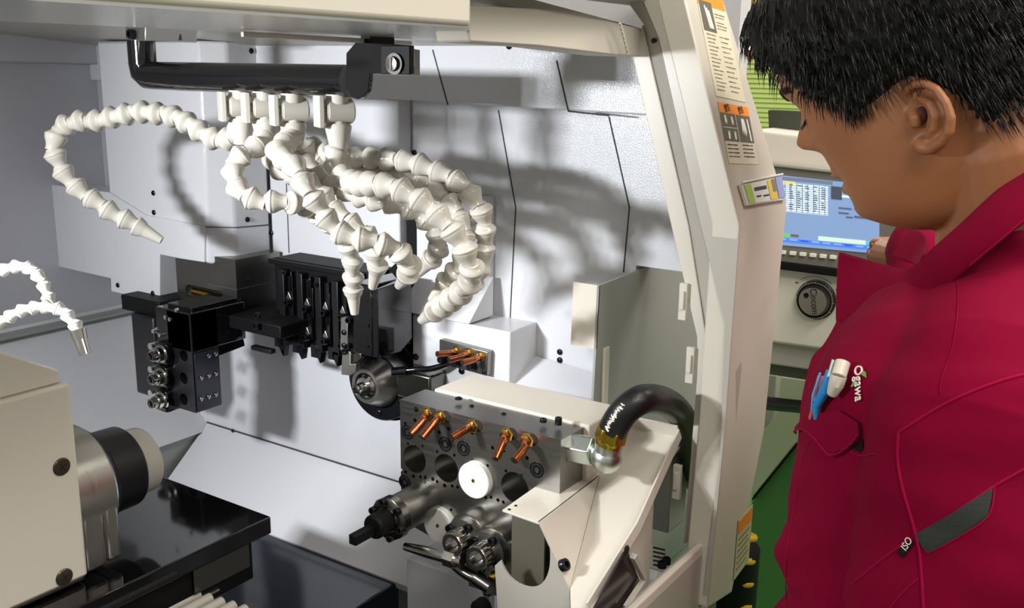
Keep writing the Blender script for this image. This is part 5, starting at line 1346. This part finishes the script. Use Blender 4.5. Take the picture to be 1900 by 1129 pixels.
l, n = hit(1687, 1009); c_ = (ray(1697, 1000)-ray(1677, 1018)); c_ = c_-n*c_.dot(n); 
put_text('tag_lettering', 'ISO', .0075, l+n*.0028, c_, n.cross(c_), M_whitep, jk, .9, .0001)
# collar: a stiff folded band; near wing from the neck to the front point
def band(name, inner, outer, dI, dO, thick=.0035, par=jk, rows=8, bow=.01, mm=M_red):
    n = len(inner); m = MB(); g1 = []
    I = crom([X(x, y, d) for (x, y), d in zip(inner, dI)], 6); O = crom([X(x, y, d) for (x, y), d in zip(outer, dO)], 6)
    for a, b in zip(I, O):
        row = []
        for k in range(rows+1):
            t = k/rows; row.append(m.bm.verts.new(a.lerp(b, t)+V(-bow, -bow*.2, bow*.4)*sin(pi*t)))
        g1.append(row)
    for a, b in zip(g1, g1[1:]):
        for k in range(rows): m.bm.faces.new((a[k], a[k+1], b[k+1], b[k]))
    o = obj(name, m, mm, par, ang=60)
    s = o.modifiers.new('solid', 'SOLIDIFY'); s.thickness = thick; s.offset = 0
    s = o.modifiers.new('sub', 'SUBSURF'); s.levels = 1; s.render_levels = 1
    return o
col_ = band('collar', [(1960, 262), (1900, 312), (1840, 362), (1780, 418), (1730, 462), (1700, 492), (1676, 498), (1640, 489), (1600, 478), (1557, 466)],
     [(1990, 330), (1930, 392), (1880, 430), (1830, 470), (1780, 515), (1735, 560), (1690, 590), (1640, 612), (1590, 618), (1552, 600)],
     [.90, .885, .87, .865, .868, .88, .90, .925, .95, .97], [.84, .825, .82, .82, .83, .85, .875, .90, .93, .965])
m = MB(); m.tube([X(x, y, d-.004) for x, y, d in [(1570, 474, .962), (1605, 486, .948), (1645, 498, .92), (1678, 506, .896)]], .0007, 8, 4); obj('collar_stitch', m, M_redd, col_)
m = MB(); m.tube([X(x, y, d) for x, y, d in [(1900, 408, .816), (1850, 450, .812), (1800, 492, .818), (1770, 470, .835), (1700, 498, .88)]][:3], .0008, 8, 4); obj('collar_stitch', m, M_redd, col_)
# far collar side behind the chin
band('collar_far', [(1716, 472), (1722, 452), (1712, 430), (1690, 424)], [(1706, 496), (1694, 490), (1676, 484), (1655, 478)], [.99, 1.02, 1.04, 1.06], [.99, 1.02, 1.04, 1.06], bow=.004, par=jk)
# front placket below the collar point
band('front_placket', [(1553, 596), (1545, 612), (1528, 640), (1508, 662), (1497, 700), (1488, 745), (1483, 800)],
     [(1610, 610), (1600, 640), (1582, 670), (1555, 700), (1535, 730), (1522, 765), (1512, 800)],
     [.955]*7, [.90, .90, .90, .90, .905, .91, .915], bow=.004, thick=.003)
# embroidered name with two leaves
l, n = hit(1596, 712); xdv = (ray(1609, 728)-ray(1590, 690)); xdv = (xdv-n*xdv.dot(n)).normalized(); ydv = n.cross(xdv)
put_text('embroidered_name', 'Ogawa', .0115, l+n*.002, xdv, ydv, M_whitep, jk, .9, .0006)
lf = mat('embroidered_green', rgb(110, 150, 50), .7)
for (x, y, a_, s) in ((1606, 695, .6, 1), (1588, 713, 2.2, .9)):
    l2, n2 = hit(x, y); e1 = (xdv*cos(a_)+ydv*sin(a_)); e2 = n2.cross(e1); m = MB(); m.prism([l2+n2*.0018+e1*.0045*s, l2+n2*.0018+e2*.002*s, l2+n2*.0018-e1*.0045*s, l2+n2*.0018-e2*.002*s], n2*.0006); obj('embroidered_leaf', m, lf, jk)
# pens clipped on the pocket
def onj(px, py, off): l, n = hit(px, py); return l+n*off
pb = MB(); pb.tube([onj(1556, 693, .007), onj(1546, 728, .008), onj(1530, 752, .007), onj(1522, 778, .004)], [.0042, .0046, .0038, .0018], 14)
p1 = obj('pen', pb, mat('blue_plastic', rgb(40, 140, 210), .25)); 
tag(p1, 'bright blue pen clipped in the jacket pocket', 'pen', 'pens in the jacket pocket')
m = MB(); m.tube([onj(1548, 700, .013), onj(1536, 735, .0135), onj(1527, 760, .010)], .0009, 8); obj('pen_clip', m, mat('blue_clip', rgb(90, 175, 225), .25), p1)
pm = MB(); pm.tube([onj(1577, 681, .008), onj(1573, 702, .009)], .0060, 16); pm.tube([onj(1573, 702, .009), onj(1569, 714, .009), onj(1558, 731, .007)], [.0066, .0064, .0045], 16)
p2 = obj('marker', pm, mat('pale_plastic', rgb(214, 204, 188), .35)); tag(p2, 'thick pale capped marker right of the blue pen', 'marker', 'pens in the jacket pocket')
m = MB(); m.tube([onj(1566, 682, .012), onj(1562, 705, .013)], .0014, 8); obj('marker_clip', m, mat('clear_green', rgb(150, 180, 165), .2), p2)
pp = MB(); pp.tube([onj(1541, 703, .006), onj(1530, 738, .007), onj(1512, 778, .004)], [.0026, .0026, .0016], 12)
p3 = obj('pen', pp, mat('clear_pen', rgb(190, 110, 120), .2)); tag(p3, 'slim translucent pen left of the blue pen in the pocket', 'pen', 'pens in the jacket pocket')
m = MB(); m.tube([onj(1541, 703, .011), onj(1532, 738, .011)], .0008, 8); obj('pen_clip', m, M_chrome, p3)
